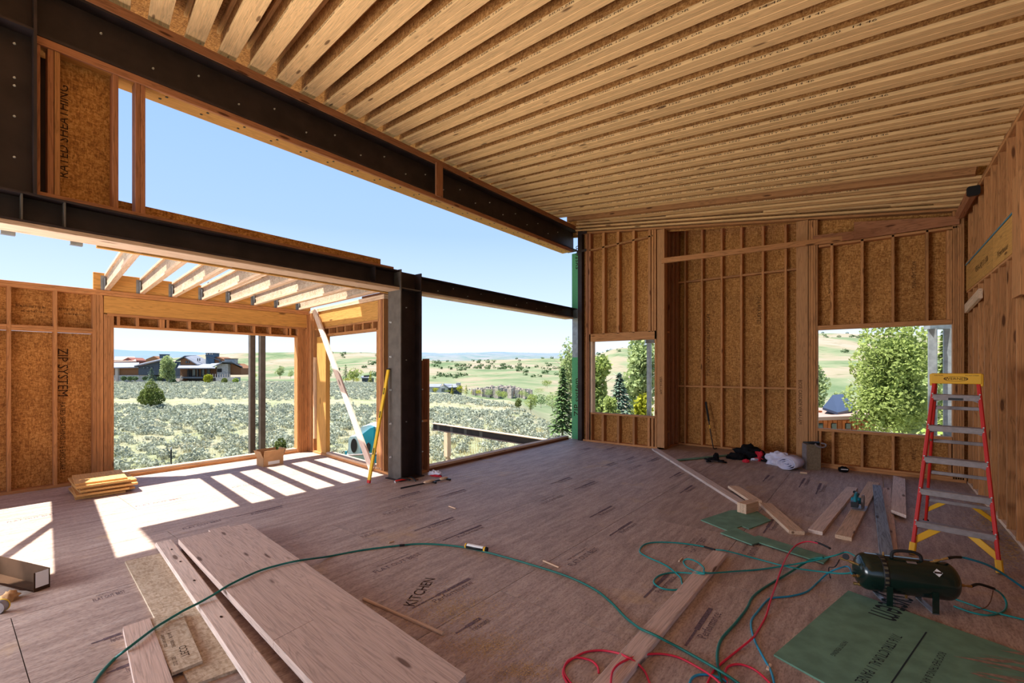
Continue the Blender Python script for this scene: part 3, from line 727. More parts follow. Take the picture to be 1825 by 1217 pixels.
def ground_mat():
    m, n, l, b = mk('dry_grass_slope_haze')
    ge = n.new('ShaderNodeNewGeometry'); P = ge.outputs['Position']
    def nz(scale, det=5):
        t = nd(n, 'ShaderNodeTexNoise'); t.inputs['Scale'].default_value = scale; t.inputs['Detail'].default_value = det; t.inputs['Roughness'].default_value = .62; l.new(P, t.inputs[0]); return t.outputs[0]
    tan, gr, sage = srgb(146, 140, 120), srgb(128, 132, 102), srgb(130, 138, 122)
    near = ramp(n, l, nz(.35), [(.38, tan), (.50, srgb(139, 138, 114)), (.62, gr)])
    fine = ramp(n, l, nz(9., 4), [(.38, (.70, .72, .68, 1)), (.6, (1.05, 1.05, 1.05, 1))])
    near = mixc(n, l, 'MULTIPLY', 1., near, fine)
    far = ramp(n, l, nz(.014, 8), [(.38, srgb(84, 100, 72)), (.47, srgb(108, 116, 90)), (.53, srgb(126, 119, 100)), (.63, srgb(136, 126, 112))])
    spots = ramp(n, l, nz(.11, 6), [(.56, (1, 1, 1, 1)), (.66, (.62, .70, .58, 1))])
    far = mixc(n, l, 'MULTIPLY', .8, far, spots)
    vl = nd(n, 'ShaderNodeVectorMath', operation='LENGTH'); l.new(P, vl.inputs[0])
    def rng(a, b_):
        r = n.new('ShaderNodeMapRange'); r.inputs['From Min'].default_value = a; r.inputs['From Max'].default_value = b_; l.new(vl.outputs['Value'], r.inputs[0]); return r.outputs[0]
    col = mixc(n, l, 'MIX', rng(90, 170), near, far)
    col = mixc(n, l, 'MIX', rng(1300, 3000), col, srgb(96, 116, 138))  # bluish distance haze mixed into the colour of the far hills
    l.new(col, b.inputs['Base Color']); b.inputs['Roughness'].default_value = .95; b.inputs['Specular IOR Level'].default_value = .05
    return m
MT['ground'] = ground_mat()
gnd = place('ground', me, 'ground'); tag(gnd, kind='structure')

# ------------------------------------------------------------------ plants
def leaf_mat(name, c, amt=.3, sc=3.0, transl=.25):
    m, n, l, b = mk(name)
    v = coords(n, l, (sc,) * 3); t = nd(n, 'ShaderNodeTexNoise'); t.inputs['Scale'].default_value = 1; t.inputs['Detail'].default_value = 5; l.new(v, t.inputs[0])
    col = ramp(n, l, t.outputs[0], [(.32, mul(c, 1 - amt)), (.68, mul(c, 1 + amt))]); col = vary(n, l, col, .12)
    l.new(col, b.inputs['Base Color']); b.inputs['Roughness'].default_value = .8; b.inputs['Specular IOR Level'].default_value = .15
    if transl:
        tr = n.new('ShaderNodeBsdfTranslucent'); l.new(col, tr.inputs[0]); mx = n.new('ShaderNodeMixShader'); mx.inputs[0].default_value = transl
        l.new(b.outputs[0], mx.inputs[1]); l.new(tr.outputs[0], mx.inputs[2]); l.new(mx.outputs[0], n['Material Output'].inputs[0])
    return m
MT['sage'] = leaf_mat('sage_leaf', srgb(146, 152, 136), .25, 2.)
MT['grassy'] = leaf_mat('green_shrub_leaf', srgb(130, 150, 66), .25, 2.)
MT['juniper'] = leaf_mat('juniper_leaf', srgb(100, 112, 56), .3, 2.)
MT['darkjun'] = leaf_mat('dark_juniper_leaf', srgb(84, 104, 70), .2, 1.)
MT['aspen'] = leaf_mat('aspen_leaf', srgb(146, 160, 92), .25, 1.2, .45)
MT['cotton'] = leaf_mat('cottonwood_leaf', srgb(152, 166, 114), .25, 1.2, .45)
MT['spruce'] = leaf_mat('spruce_needle', srgb(92, 116, 70), .3, 1.5, .15)
MT['bluespruce'] = leaf_mat('blue_spruce_needle', srgb(104, 124, 106), .3, 1.5, .15)
MT['lime'] = leaf_mat('yellow_green_leaf', srgb(150, 152, 46), .2, 1.5)
MT['bark'] = plain('grey_bark', srgb(140, 130, 116), .9, 0, 8)
MT['birch'] = plain('pale_bark', srgb(206, 204, 192), .9, 0, 8)
def leaf_cloud(seed, blobs, n, size, flat=.5, ups=0.):
    """leaf quads scattered through ellipsoid blobs (centre, radii)"""
    R = random.Random(seed); vs, fs = [], []
    vol = [b[1][0] * b[1][1] * b[1][2] for b in blobs]; tot = sum(vol)
    for (c, r), vo in zip(blobs, vol):
        for _ in range(max(4, int(n * vo / tot))):
            while True:
                p = Vector((R.uniform(-1, 1), R.uniform(-1, 1), R.uniform(-1, 1)))
                if .30 < p.length < 1: break
            p = p.normalized() * (p.length ** flat)
            q = Vector((c[0] + p.x * r[0], c[1] + p.y * r[1], c[2] + p.z * r[2]))
            a = Vector((R.gauss(0, 1), R.gauss(0, 1), R.gauss(0, 1) + ups)).normalized(); b = a.cross(Vector((R.gauss(0, 1), R.gauss(0, 1), R.gauss(0, 1)))).normalized()
            s = size * R.uniform(.6, 1.3); i = len(vs)
            vs += [q - a * s, q + b * s * .55, q + a * s, q - b * s * .55]; fs.append((i, i + 1, i + 2, i + 3))
    me = bpy.data.meshes.new('foliage'); me.from_pydata(vs, [], fs); return me
def conifer_cloud(seed, h, r, n, size):
    R = random.Random(seed); vs, fs = [], []; tiers = max(8, int(n / 90))
    for k in range(tiers):
        t = (k + .5) / tiers; z = h * (.06 + .94 * t); rr = r * (1 - t) ** .85 + .02 * r
        m = max(8, int(n / tiers * (1.25 - t)))
        for j in range(m):
            a = R.uniform(0, 2 * math.pi); q = rr * R.uniform(.25, 1.) * (1 + .18 * math.sin(a * 5 + k * 2.1)); dx, dy = math.cos(a), math.sin(a)
            c = Vector((dx * q, dy * q, z - q * .22 + R.uniform(-.5, .5) * h / tiers)); s = size * R.uniform(.6, 1.3)
            o = Vector((dx, dy, -.25 + R.uniform(-.25, .25))).normalized(); w = o.cross(Vector((0, 0, 1))).normalized() + Vector((0, 0, R.uniform(-.5, .5))); i = len(vs)
            vs += [c - o * s, c + w * s * .45, c + o * s, c - w * s * .45]; fs.append((i, i + 1, i + 2, i + 3))
    me = bpy.data.meshes.new('foliage'); me.from_pydata(vs, [], fs); return me
def tree(name, pos, label, cat, crown, cmat, th, tr, tmat='bark', group=None, branches=0, seed=1):
    t = thing(name, pos, label, cat, group); T = Matrix.Translation(Vector(pos))
    place('crown', crown, cmat, t, T)
    bm = bmesh.new(); R = random.Random(seed)
    bm_tube(bm, [(0, 0, -.4), (R.uniform(-.03, .03) * th, 0, th * .5), (0, R.uniform(-.03, .03) * th, th)], [tr, tr * .75, tr * .3], 7)
    for k in range(branches):
        a = R.uniform(0, 6.28); z0 = th * R.uniform(.25, .7); L = th * R.uniform(.2, .35)
        bm_tube(bm, [(0, 0, z0), (math.cos(a) * L * .5, math.sin(a) * L * .5, z0 + L * .45), (math.cos(a) * L, math.sin(a) * L, z0 + L * .8)], [tr * .4, tr * .28, tr * .1], 5)
    build('trunk', bm, tmat, t, T); return t
def spot(u, vb, d):                       # ground spot seen in column u at depth d
    p = at(u, vb, d); return p
def round_crown(seed, h, w, n, size, z0=.25, lumps=9):
    R = random.Random(seed); bl = []
    for k in range(lumps):
        t = R.uniform(0, 1); z = h * (z0 + (1 - z0) * (.1 + .8 * t)); q = w * .5 * (.75 * math.sin(math.pi * (.15 + .75 * t)) ** .6) ; a = R.uniform(0, 6.28); e = R.uniform(.2, .75) * q
        s = w * R.uniform(.20, .30); bl.append(((math.cos(a) * e, math.sin(a) * e, z), (s, s, min(s * 1.1, h * .2))))
    bl.append(((0, 0, h * (z0 + (1 - z0) * .45)), (w * .3, w * .3, h * (1 - z0) * .42)))
    return leaf_cloud(seed, bl, n, size, .6)
# sagebrush: 300 single shrubs where they show, the far rest as one mass
def sage_mesh(seed, n=130):
    R = random.Random(seed)
    bl = [((R.uniform(-.15, .15), R.uniform(-.15, .15), R.uniform(.15, .27)), (R.uniform(.2, .34), R.uniform(.2, .34), R.uniform(.14, .24))) for _ in range(5)]
    return leaf_cloud(seed, bl, n, .075, .5, .8)
SM = [sage_mesh(s) for s in range(5)]
for m_ in SM: m_.materials.append(MT['sage'])
R = random.Random(3); cand = []
for k in range(24000):
    u = R.uniform(-150, 1045); d = 10.5 * (118 / 10.5) ** (R.random() ** .62)
    if k % 3 == 0: d = R.uniform(12, 112)
    p = at(u, 700, d); x, y = p.x, p.y
    if x > -9.9 and y < 9.5: continue
    if u > 700 and d > 76 and u < 830: continue
    if u > 830 and d > 66 - (u - 830) * .16: continue
    if 590 < u < 780 and d < 15: continue
    if abs(u - 305) < 16 and d < 16: continue
    if mnoise.noise(Vector((x / 4, y / 4, 9))) < -.52: continue
    cand.append((d, u, x, y))
cand.sort(); kept = []; grid = {}
for d, u, x, y in cand:
    s = .86 if d < 40 else 1.05; key = (int(x / s), int(y / s))
    if key in grid: continue
    grid[key] = 1; kept.append((d, u, x, y))
def seen(u): return 206 < u < 532 or 580 < u < 678 or 770 < u < 1018
single = [c for c in kept if seen(c[1])][:300]; ssing = set(single)
sage0 = None
for k, (d, u, x, y) in enumerate(single):
    o = place('sagebrush', SM[k % 5], None, None, Matrix.Translation((x, y, gh(x, y) - .04)) @ Matrix.Rotation(R.uniform(0, 6.28), 4, 'Z') @ Matrix.Diagonal((s_ := R.uniform(.55, 1.05), s_, s_ * R.uniform(.75, 1.0), 1)))
    tag(o, 'grey-green sagebrush growing on the dry slope outside the building', 'shrub', 'sagebrush on the slope')
vs, fs = [], []
base = [[(tuple(v.co)) for v in m_.vertices] for m_ in SM]
for k, c in enumerate(kept):
    if c in ssing: continue
    d, u, x, y = c; z = gh(x, y) - .04; s_ = R.uniform(.55, 1.1); a = R.uniform(0, 6.28); ca, sa = math.cos(a) * s_, math.sin(a) * s_; bv = base[k % 5]
    step = 1 if d < 26 else 2 if d < 60 else 3; big = (1.0, 1.4, 1.75)[step - 1]
    for q in range(0, len(bv) // 4, step):
        i = len(vs); cx = sum(bv[q * 4 + w][0] for w in range(4)) / 4; cy = sum(bv[q * 4 + w][1] for w in range(4)) / 4; cz = sum(bv[q * 4 + w][2] for w in range(4)) / 4
        for w in range(4):
            px_, py_, pz_ = bv[q * 4 + w]; px_ = cx + (px_ - cx) * big; py_ = cy + (py_ - cy) * big; pz_ = cz + (pz_ - cz) * big
            vs.append((x + px_ * ca - py_ * sa, y + px_ * sa + py_ * ca, z + pz_ * s_ * .85))
        fs.append((i, i + 1, i + 2, i + 3))
me = bpy.data.meshes.new('sagebrush_field'); me.from_pydata(vs, [], fs); sf = place('sagebrush_field', me, 'sage'); tag(sf, 'wide field of low grey-green sagebrush covering the slope beyond the nearest shrubs', 'sagebrush', kind='stuff')
# grass tufts
vs, fs = [], []
for k in range(2600):
    u = R.uniform(190, 1030); d = R.uniform(10.5, 60) if k % 2 else R.uniform(10.5, 26); p = at(u, 700, d); x, y = p.x, p.y
    if (x > -9.9 and y < 9.9) or (590 < u < 780 and d < 15): continue
    z = gh(x, y)
    for j in range(6):
        a = R.uniform(0, 6.28); h = R.uniform(.12, .35); q = R.uniform(0, .22); i = len(vs); bx, by = x + math.cos(a) * q, y + math.sin(a) * q
        vs += [(bx - .012, by, z - .02), (bx + .012, by, z - .02), (bx + R.uniform(-.08, .08), by + R.uniform(-.08, .08), z + h)]; fs.append((i, i + 1, i + 2))
me = bpy.data.meshes.new('dry_grass'); me.from_pydata(vs, [], fs)
MT['straw'] = leaf_mat('straw_grass', srgb(160, 150, 106), .15, 2.)
tag(place('dry_grass', me, 'straw'), 'pale dry grass tufts between the sagebrush', 'grass', kind='stuff')

def sc(d): return d / FPX                 # metres per photo pixel at depth d
# near and middle-distance trees: u centre, v top, v base, depth
d = 38; t = tree('juniper', at(270, 729, d), 'lone bushy green juniper standing in the sagebrush before the dark house', 'tree', leaf_cloud(11, [((0, 0, .85), (.95, .95, .55)), ((.1, 0, 1.3), (.8, .8, .55)), ((-.1, 0, 1.8), (.5, .5, .5)), ((0, 0, 2.25), (.24, .24, .35)), ((.75, 0, .75), (.35, .35, .3)), ((-.75, 0, .85), (.35, .35, .35)), ((.4, -.3, 1.5), (.3, .3, .3)), ((-.5, -.3, 1.4), (.3, .3, .35))], 3600, .075, .6), 'juniper', .8, .12)
d = 17; tree('shrub', at(500, 806, d), 'small yellow-green shrub just outside the bay window beyond the carton', 'shrub', leaf_cloud(12, [((0, 0, .28), (.2, .2, .25)), ((.12, 0, .2), (.15, .15, .18)), ((-.12, 0, .2), (.14, .14, .16))], 420, .05, .5), 'juniper', .2, .02)
d = 106; tree('birch_tree', at(301, 683, d), 'pale green multi-stem birch in front of the dark house', 'tree', round_crown(13, 6.0, 3.9, 2400, .22, .12), 'cotton', 2.6, .09, 'birch', None, 4)
d = 108; tree('blue_spruce', at(270, 680, d), 'small blue spruce in front of the dark garage wing', 'tree', conifer_cloud(14, 3.2, 1.25, 700, .2), 'bluespruce', 2.0, .08)
d = 104; tree('shrub', at(371, 684, d), 'bright yellow-green shrub under the deck of the dark house', 'shrub', round_crown(15, 2.0, 3.0, 700, .2, .05, 6), 'lime', .6, .05)
for k, (u, w) in enumerate(((221, 7), (232, 7), (241, 8), (259, 6), (285, 9))):
    tree('clipped_shrub', at(u, 678, 110), ('first', 'second', 'third', 'fourth', 'fifth')[k] + ' round dark shrub from the left at the stone foot of the garage wing', 'shrub', leaf_cloud(20 + k, [((0, 0, .5), (w * .07, .6, .5))], 160, .2, .5), 'darkjun', .3, .04, group='shrubs along the garage wing')
d = 112; 
for k, (u, vt, vb, w, m_, lab) in enumerate(((309, 676, 684, 9, 'darkjun', 'low grey-green shrub beside the birch at the porch stairs'), (400, 674, 682, 9, 'juniper', 'olive shrub below the stone pavilion of the dark house'), (420, 674, 682, 8, 'grassy', 'green shrub at the right corner of the dark house'))):
    tree('shrub', at(u, vb, 105), lab, 'shrub', leaf_cloud(30 + k, [((0, 0, .5), (w * .06, .6, .55))], 200, .2, .5), m_, .3, .04)
for k, (u, vt, vb, d, w, kind, m_, lab) in enumerate((
        (616, 650, 678, 122, 14, 'c', 'spruce', 'dark green tree left of the pair beyond the bay side window'), (630, 652, 679, 120, 15, 'r', 'aspen', 'dark green tree right of the pair beyond the bay side window'),
        (661, 662, 684, 115, 9, 'c', 'lime', 'yellow-green pointed tree right of the tiny dark house'), (670, 674, 687, 112, 6, 'c', 'lime', 'short yellow-green pointed tree beside the wood jamb'),
        (621, 672, 679, 118, 10, 'r', 'lime', 'low yellow bush at the foot of the dark tree pair'), (636, 673, 681, 116, 9, 'r', 'lime', 'low yellow bush left of the tiny dark house'), (585, 655, 674, 124, 10, 'r', 'cotton', 'pale green tree behind the diagonal brace'),
        (499, 652, 672, 130, 10, 'r', 'cotton', 'pale green tree on the field edge right of the grey posts'), (518, 660, 672, 130, 7, 'r', 'cotton', 'smaller pale green tree on the field edge right of the grey posts'), (452, 664, 674, 112, 9, 'r', 'lime', 'yellow-green bush seen between the two grey posts'),
        (852, 713, 728, 52, 7, 'c', 'juniper', 'small dark juniper on the field in the middle opening'), (923, 710, 730, 50, 9, 'r', 'juniper', 'small olive tree with a bare stem on the field edge'), (806, 686, 706, 98, 6, 'c', 'lime', 'yellow-green young conifer in front of the white house'),
        (776, 690, 699, 110, 6, 'r', 'lime', 'small yellow-green tree left of the white house'), (795, 693, 700, 112, 7, 'r', 'juniper', 'round green bush beside the white house'),
        (820, 687, 701, 135, 9, 'r', 'lime', 'yellow-green tree right of the white house'), (831, 686, 702, 134, 8, 'c', 'lime', 'pointed yellow-green tree beside the white house'), (841, 692, 702, 133, 6, 'c', 'lime', 'third yellow-green tree right of the white house'),
        (853, 694, 703, 133, 8, 'r', 'lime', 'low yellow tree in the tree row below the cliff'), (870, 694, 706, 132, 11, 'r', 'cotton', 'pale tree in the tree row below the cliff'), (889, 694, 708, 131, 13, 'r', 'aspen', 'broad green tree in the tree row below the cliff'),
        (900, 697, 709, 130, 9, 'r', 'aspen', 'rounded green tree at the right end of the row below the cliff'), (934, 696, 707, 150, 14, 'r', 'aspen', 'green tree standing before the right end of the cliff'),
        (945, 703, 728, 90, 18, 'r', 'aspen', 'broad green tree left of the dark valley clump'), (964, 704, 724, 106, 20, 'r', 'spruce', 'dark green clump tree in the valley'), (946, 712, 730, 60, 8, 'c', 'juniper', 'dark pointed tree at the field edge before the valley clump'),
        (975, 676, 690, 190, 14, 'r', 'aspen', 'green tree high on the slope left of the green sheathing'), (960, 692, 700, 180, 16, 'r', 'aspen', 'low broad tree right of the cliff'), (985, 700, 728, 70, 22, 'r', 'cotton', 'pale green valley tree left of the tall spruce'))):
    h = (vb - vt) * sc(d); w_ = w * 2 * sc(d) if kind == 'r' else w * sc(d)
    if kind == 'r': cr_ = round_crown(100 + k, h, min(w_, w * 2.0 * sc(d)), 650, max(.05, h * .055), .08, 6)
    else: cr_ = conifer_cloud(100 + k, h, w * .5 * sc(d) * 1.2, 450, max(.05, h * .06))
    tree('field_tree', at(u, vb, d), lab, 'tree', cr_, m_, h * .6, h * .025, seed=k)
# trees outside the back wall and the corner
def bigtree(name, u, vt, vb, d, w, kind, m_, lab, n, size, seed, tm='bark', br=5):
    h = (vb - vt) * sc(d)
    cr_ = conifer_cloud(seed, h, w * .5 * sc(d), n, size) if kind == 'c' else round_crown(seed, h, w * sc(d), n, size, .10, 16)
    return tree(name, at(u, vb, d), lab, 'tree', cr_, m_, h * .85, h * .018, tm, None, br if kind == 'r' else 0, seed)
bigtree('spruce_tree', 1003, 655, 775, 24, 50, 'c', 'spruce', 'green spruce partly hidden by the green sheathed corner', 2600, .13, 201)
bigtree('cottonwood_tree', 1014, 600, 740, 34, 60, 'r', 'cotton', 'loose pale cottonwood rising behind the green sheathed corner', 1300, .14, 202)
bigtree('aspen_tree', 1066, 632, 770, 24, 52, 'r', 'aspen', 'dense green aspen at the left side of the smaller window opening', 2600, .14, 203)
bigtree('spruce_tree', 1104, 664, 765, 20, 66, 'c', 'bluespruce', 'young grey-green spruce in the middle of the smaller window opening', 2600, .12, 204)
bigtree('cottonwood_tree', 1141, 598, 775, 30, 72, 'r', 'cotton', 'tall pale cottonwood at the right side of the smaller window opening', 3200, .17, 205, 'birch')
bigtree('shrub_tree', 1088, 708, 775, 17, 40, 'r', 'aspen', 'low green thicket below the aspen in the smaller window opening', 900, .09, 206)
bigtree('shrub_tree', 1145, 700, 775, 18, 44, 'r', 'lime', 'low yellow-green thicket under the tall cottonwood', 900, .09, 207)
bigtree('aspen_tree', 1583, 574, 792, 19, 150, 'r', 'aspen', 'large bright aspen filling the middle of the large window opening', 15000, .085, 208, 'birch', 8)
bigtree('aspen_tree', 1630, 640, 786, 22, 90, 'r', 'cotton', 'smaller pale aspen right of the large one behind the ladder', 3200, .13, 209, 'birch')
bigtree('aspen_tree', 1450, 640, 745, 36, 50, 'r', 'cotton', 'pale green tree at the left edge of the large window opening', 1800, .14, 210)
bigtree('conifer_tree', 1680, 590, 770, 34, 46, 'c', 'aspen', 'tall green conifer seen between the two grey posts by the ladder', 1800, .2, 211)
bigtree('conifer_tree', 1700, 620, 770, 30, 40, 'c', 'aspen', 'green conifer half hidden by the right grey post', 1300, .18, 212)
bigtree('shrub_tree', 1500, 700, 742, 60, 40, 'r', 'cotton', 'pale round tree behind the dark solar roof', 900, .25, 213)
# hillside junipers
hj = [leaf_cloud(300 + k, [((0, 0, 1.2), (1.6, 1.6, 1.3)), ((.6, .3, .9), (1.0, 1.0, .9))], 60, .55, .5) for k in range(3)]
for m_ in hj: m_.materials.append(MT['darkjun'])
cnt = 0
for k in range(1500):
    if cnt >= 150: break
    u = R.uniform(770, 1016) if k % 5 else R.choice((R.uniform(1060, 1110), R.uniform(1460, 1540), R.uniform(590, 675)))
    d = R.uniform(300, 760); p = at(u, 650, d)
    if mnoise.noise(Vector((p.x / 70, p.y / 45, 4))) < .12 and k % 7: continue
    o = place('hill_juniper', hj[k % 3], None, None, Matrix.Translation((p.x, p.y, gh(p.x, p.y) - .2)) @ Matrix.Diagonal((s_ := R.uniform(.8, 2.0), s_, s_ * R.uniform(.7, 1), 1)))
    tag(o, 'small dark juniper dotted on the far dry hillside', 'tree', 'junipers on the far hillside'); cnt += 1
# cliff band
MT['rock'] = plain('pale_cliff_rock', srgb(164, 154, 144), .9, 0, 1.2, .3, .1, 'Object')
bm = bmesh.new(); R2 = random.Random(5)
for k in range(110):
    u = 838 + k * .98; d = 209 + R2.uniform(-9, 8); vt = 697 - 8 * math.sin(k / 110 * 3.1) ** .7 + R2.uniform(-2.5, 3) - (d - 209) * .2; vb = 701 + R2.uniform(-1, 2)
    p = at(u, vb, d); q = at(u, vt, d); w = R2.uniform(.3, 1.1); m_ = Matrix.Translation((p.x, p.y, 0)) @ Matrix.Rotation(R2.uniform(0, 1.5), 4, 'Z')
    bm_box(bm, -w, w, -w, w, p.z - 2, q.z, m_)
tag(build('cliff', bm, 'rock'), kind='structure')

# ------------------------------------------------------------------ houses
MT['hwall'] = plain('dark_blue_grey_wall', srgb(62, 72, 84), .8, 0, 2, .1)
MT['hwood'] = wood('brown_cladding', srgb(126, 88, 60), knots=False, contrast=1.2)
MT['hroof'] = plain('grey_metal_roof', srgb(120, 124, 134), .6, .1, 1, .08)
MT['hstone'] = plain('pale_stone', srgb(150, 150, 148), .9, 0, 3, .2)
MT['hdark'] = plain('dark_opening', srgb(34, 32, 32), .8)
MT['redroof'] = plain('brown_red_roof', srgb(126, 74, 62), .8, 0, 1, .15)
MT['palewall'] = plain('pale_wall', srgb(170, 160, 150), .8)
MT['whitewall'] = plain('white_wall', srgb(176, 178, 180), .8)
MT['rust'] = plain('rust_cladding', srgb(170, 98, 58), .8, 0, 2, .3)
MT['solar'] = plain('dark_solar_panel', srgb(34, 44, 66), .5, .0)
MT['bluegrey'] = plain('blue_grey_chimney', srgb(66, 88, 108), .7)
MT['tinroof'] = plain('pinkish_tin_roof', srgb(150, 122, 112), .7)
def glassmat():
    m, n, l, b = mk('window_glass'); b.inputs['Base Color'].default_value = srgb(60, 74, 84); b.inputs['Roughness'].default_value = .08; b.inputs['Metallic'].default_value = .0; b.inputs['Specular IOR Level'].default_value = .8; return m
MT['glass'] = glassmat()
class House:
    def __init__(s, name, label, u0, v0, d, cat='house'):
        s.d, s.u0, s.v0 = d, u0, v0; s.k = sc(d); p = at(u0, v0, d)
        f = Vector((-SY, CY, 0)); r = Vector((CY, SY, 0)); s.m = Matrix((r, f, Vector((0, 0, 1)))).transposed().to_4x4(); s.m.translation = p
        s.t = thing(name, p, label, cat)
    def box(s, name, u0, u1, v0, v1, y0, y1, mat, parent=None, low=0):
        bm = bmesh.new(); bm_box(bm, (u0 - s.u0) * s.k, (u1 - s.u0) * s.k, y0, y1, (s.v0 - v1) * s.k - low, (s.v0 - v0) * s.k)
        return build(name, bm, mat, parent or s.t, s.m)
    def prism(s, name, uv, y0, y1, mat, parent=None):
        n = len(uv); bm = bmesh.new(); A = [bm.verts.new(((u - s.u0) * s.k, y0, (s.v0 - v) * s.k)) for u, v in uv]; B = [bm.verts.new(((u - s.u0) * s.k, y1, (s.v0 - v) * s.k)) for u, v in uv]
        bm.faces.new(A); bm.faces.new(B[::-1])
        for i in range(n): bm.faces.new((A[i], B[i], B[(i + 1) % n], A[(i + 1) % n]))
        bmesh.ops.recalc_face_normals(bm, faces=bm.faces); return build(name, bm, mat, parent or s.t, s.m)
    def quad(s, name, pts, th, mat, parent=None):      # roof plane: (u, v, y) corners, with thickness
        bm = bmesh.new(); inv = s.m.inverted(); P = [inv @ at(u, v, s.d + y) for u, v, y in pts]
        A = [bm.verts.new(p + Vector((0, 0, th))) for p in P]; B = [bm.verts.new(p) for p in P]; n = len(P)
        bm.faces.new(A); bm.faces.new(B[::-1])
        for i in range(n): bm.faces.new((A[i], B[i], B[(i + 1) % n], A[(i + 1) % n]))
        bmesh.ops.recalc_face_normals(bm, faces=bm.faces); return build(name, bm, mat, parent or s.t, s.m)
    def window(s, u0, u1, v0, v1, y):
        f = s.box('window', u0, u1, v0, v1, y - .06, y + .02, 'hdark'); s.box('pane', u0 + .5, u1 - .5, v0 + .5, v1 - .5, y - .09, y - .061, 'glass', f); return f
H = House('house', 'large dark grey and brown house with metal roofs across the sagebrush field', 318, 682, 118)
H.box('wall', 200, 248, 655, 669, 0, 7, 'hwood'); H.box('stone_base', 200, 264, 668.5, 676, -.3, 6, 'hstone', low=1.5); H.box('corner_pier', 208, 213, 656, 676, -.5, .1, 'palewall', low=1)
H.quad('roof', [(196, 656.5, -.9), (247, 655.5, -.9), (248, 647.5, 7), (198, 648, 7)], .25, 'hroof')
H.prism('wall', [(250, 668), (286, 668), (286, 643.5), (250, 653)], -.6, 8, 'hwall'); H.quad('roof', [(239, 653.5, -1.4), (290, 641.5, -1.4), (290, 640.5, 8.5), (239, 652.5, 8.5)], .3, 'hroof')
for u in (258, 265, 272): H.window(u, u + 4, 653.5, 657, -.6)
H.box('wall', 284, 320, 655, 676, 1.5, 8, 'hwall', low=1)
H.prism('gable_wall', [(318, 650.5), (350, 650.5), (330, 636.5), (318, 640)], .8, 3, 'hwood'); H.window(327, 330, 643, 647, .8); H.window(331.5, 334, 643, 647, .8)
H.quad('roof', [(327, 636, .3), (352, 651, .3), (384, 650, 6), (352, 635, 6)], .25, 'hroof'); H.quad('roof', [(313, 644, .2), (329, 635.5, .2), (350, 634.5, 6), (330, 642, 6)], .25, 'hwall')
H.box('chimney', 352, 367, 628, 652, 3.2, 5.4, 'bluegrey'); H.box('chimney_cap', 351.5, 367.5, 628, 629, 3.1, 5.5, 'hdark')
for u in (354, 359, 363): H.box('chimney_flue', u, u + 2, 629.2, 631, 3.1, 3.19, 'palewall')
for u in (343, 346.5): H.box('vent_pipe', u, u + 1, 638, 643, 1.8, 2, 'hdark')
H.prism('upper_wall', [(367, 650), (391, 650), (391, 643), (372, 635), (367, 635.5)], 3.5, 8, 'hwood'); H.window(375, 380, 643, 647, 3.5); H.window(383, 387, 644, 647, 3.5); H.quad('roof', [(366, 634.5, 3), (393, 643.5, 3), (393, 643, 8.5), (366, 634, 8.5)], .3, 'hwall')
H.quad('porch_roof', [(316, 657, -2.2), (384, 657, -2.2), (378, 650, 2), (320, 650, 2)], .22, 'hroof')
H.box('porch_wall', 318, 380, 656, 672, .6, 2, 'hwood', low=1); H.box('door', 331, 339, 659, 671.5, .5, .6, 'hdark'); H.window(340, 346, 658, 671, .6); H.window(348, 352, 658, 671, .6); H.window(356, 362, 658, 671, .6); H.window(366, 372, 658, 671, .6)
H.box('deck', 318, 384, 671.5, 674, -2.4, .6, 'hwall'); H.box('deck_skirt', 343, 384, 674, 682, -1.6, .5, 'hdark', low=1)
for k in range(5): H.box('stair_step', 325, 338, 674 + 1.6 * k, 675.6 + 1.6 * k, -2.8 - .35 * k, -2.4 - .35 * k, 'palewall', low=.1)
for u in (324, 337): H.prism('stair_rail', [(u, 678), (u + 3, 669), (u + 4.5, 669), (u + 1.5, 678)], -3.6, -3.4, 'palewall')
for u in (318, 345, 362, 379): H.box('porch_post', u, u + 1, 656.5, 674, -2.1, -1.9, 'hdark')
H.quad('roof', [(379, 655, -1.5), (396, 646.5, -1.5), (410, 646, 6), (366, 648, 6)], .25, 'hroof'); H.quad('roof', [(395, 645.8, -1.6), (412, 645.8, -1.6), (431, 654.5, -1.6), (432, 654, 6), (396, 645, 6)], .25, 'hwall')
H.prism('pavilion_wall', [(379, 668), (428, 668), (428, 656), (411, 647.5), (397, 647.5), (379, 656)], .4, 6, 'hwood'); H.box('stone_chimney', 389, 409, 648.5, 680, -.6, .39, 'hstone', low=1); H.box('fireplace', 390, 398, 657, 663, -.7, -.59, 'hdark')
H.box('chimney', 391.5, 409.5, 639, 647, 2, 3.5, 'hstone'); H.box('chimney_cap', 391, 410, 638.5, 639.6, 1.9, 3.6, 'hdark'); H.box('terrace_wall', 383, 427, 672, 682, -2.2, .4, 'hstone', low=1); H.box('terrace_gate', 387, 394, 673, 681, -2.3, -2.19, 'hdark', low=.5)
for k in range(9): H.box('baluster', 384 + 4.2 * k, 385 + 4.2 * k, 666, 672, -2.1, -2.0, 'palewall')
H2 = House('house', 'brown-red roofed house partly hidden behind the dark house', 240, 672, 150)
H2.prism('gable_wall', [(203, 668), (236, 668), (236, 642), (228, 637), (218, 642), (203, 642)], 0, 6, 'redroof'); H2.quad('roof', [(203, 646, -1), (243, 645, -1), (240, 637, 6), (205, 637, 6)], .3, 'tinroof'); H2.prism('gable_wall', [(259, 668), (287, 668), (287, 642), (274, 634.5), (260, 640)], 0, 5, 'hwood'); H2.box('chimney', 280, 290, 631, 650, 1, 3, 'bluegrey'); H2.box('chimney_cap', 279.5, 290.5, 631, 632, .9, 3.1, 'hdark'); H2.window(225, 229, 641, 645, 0)
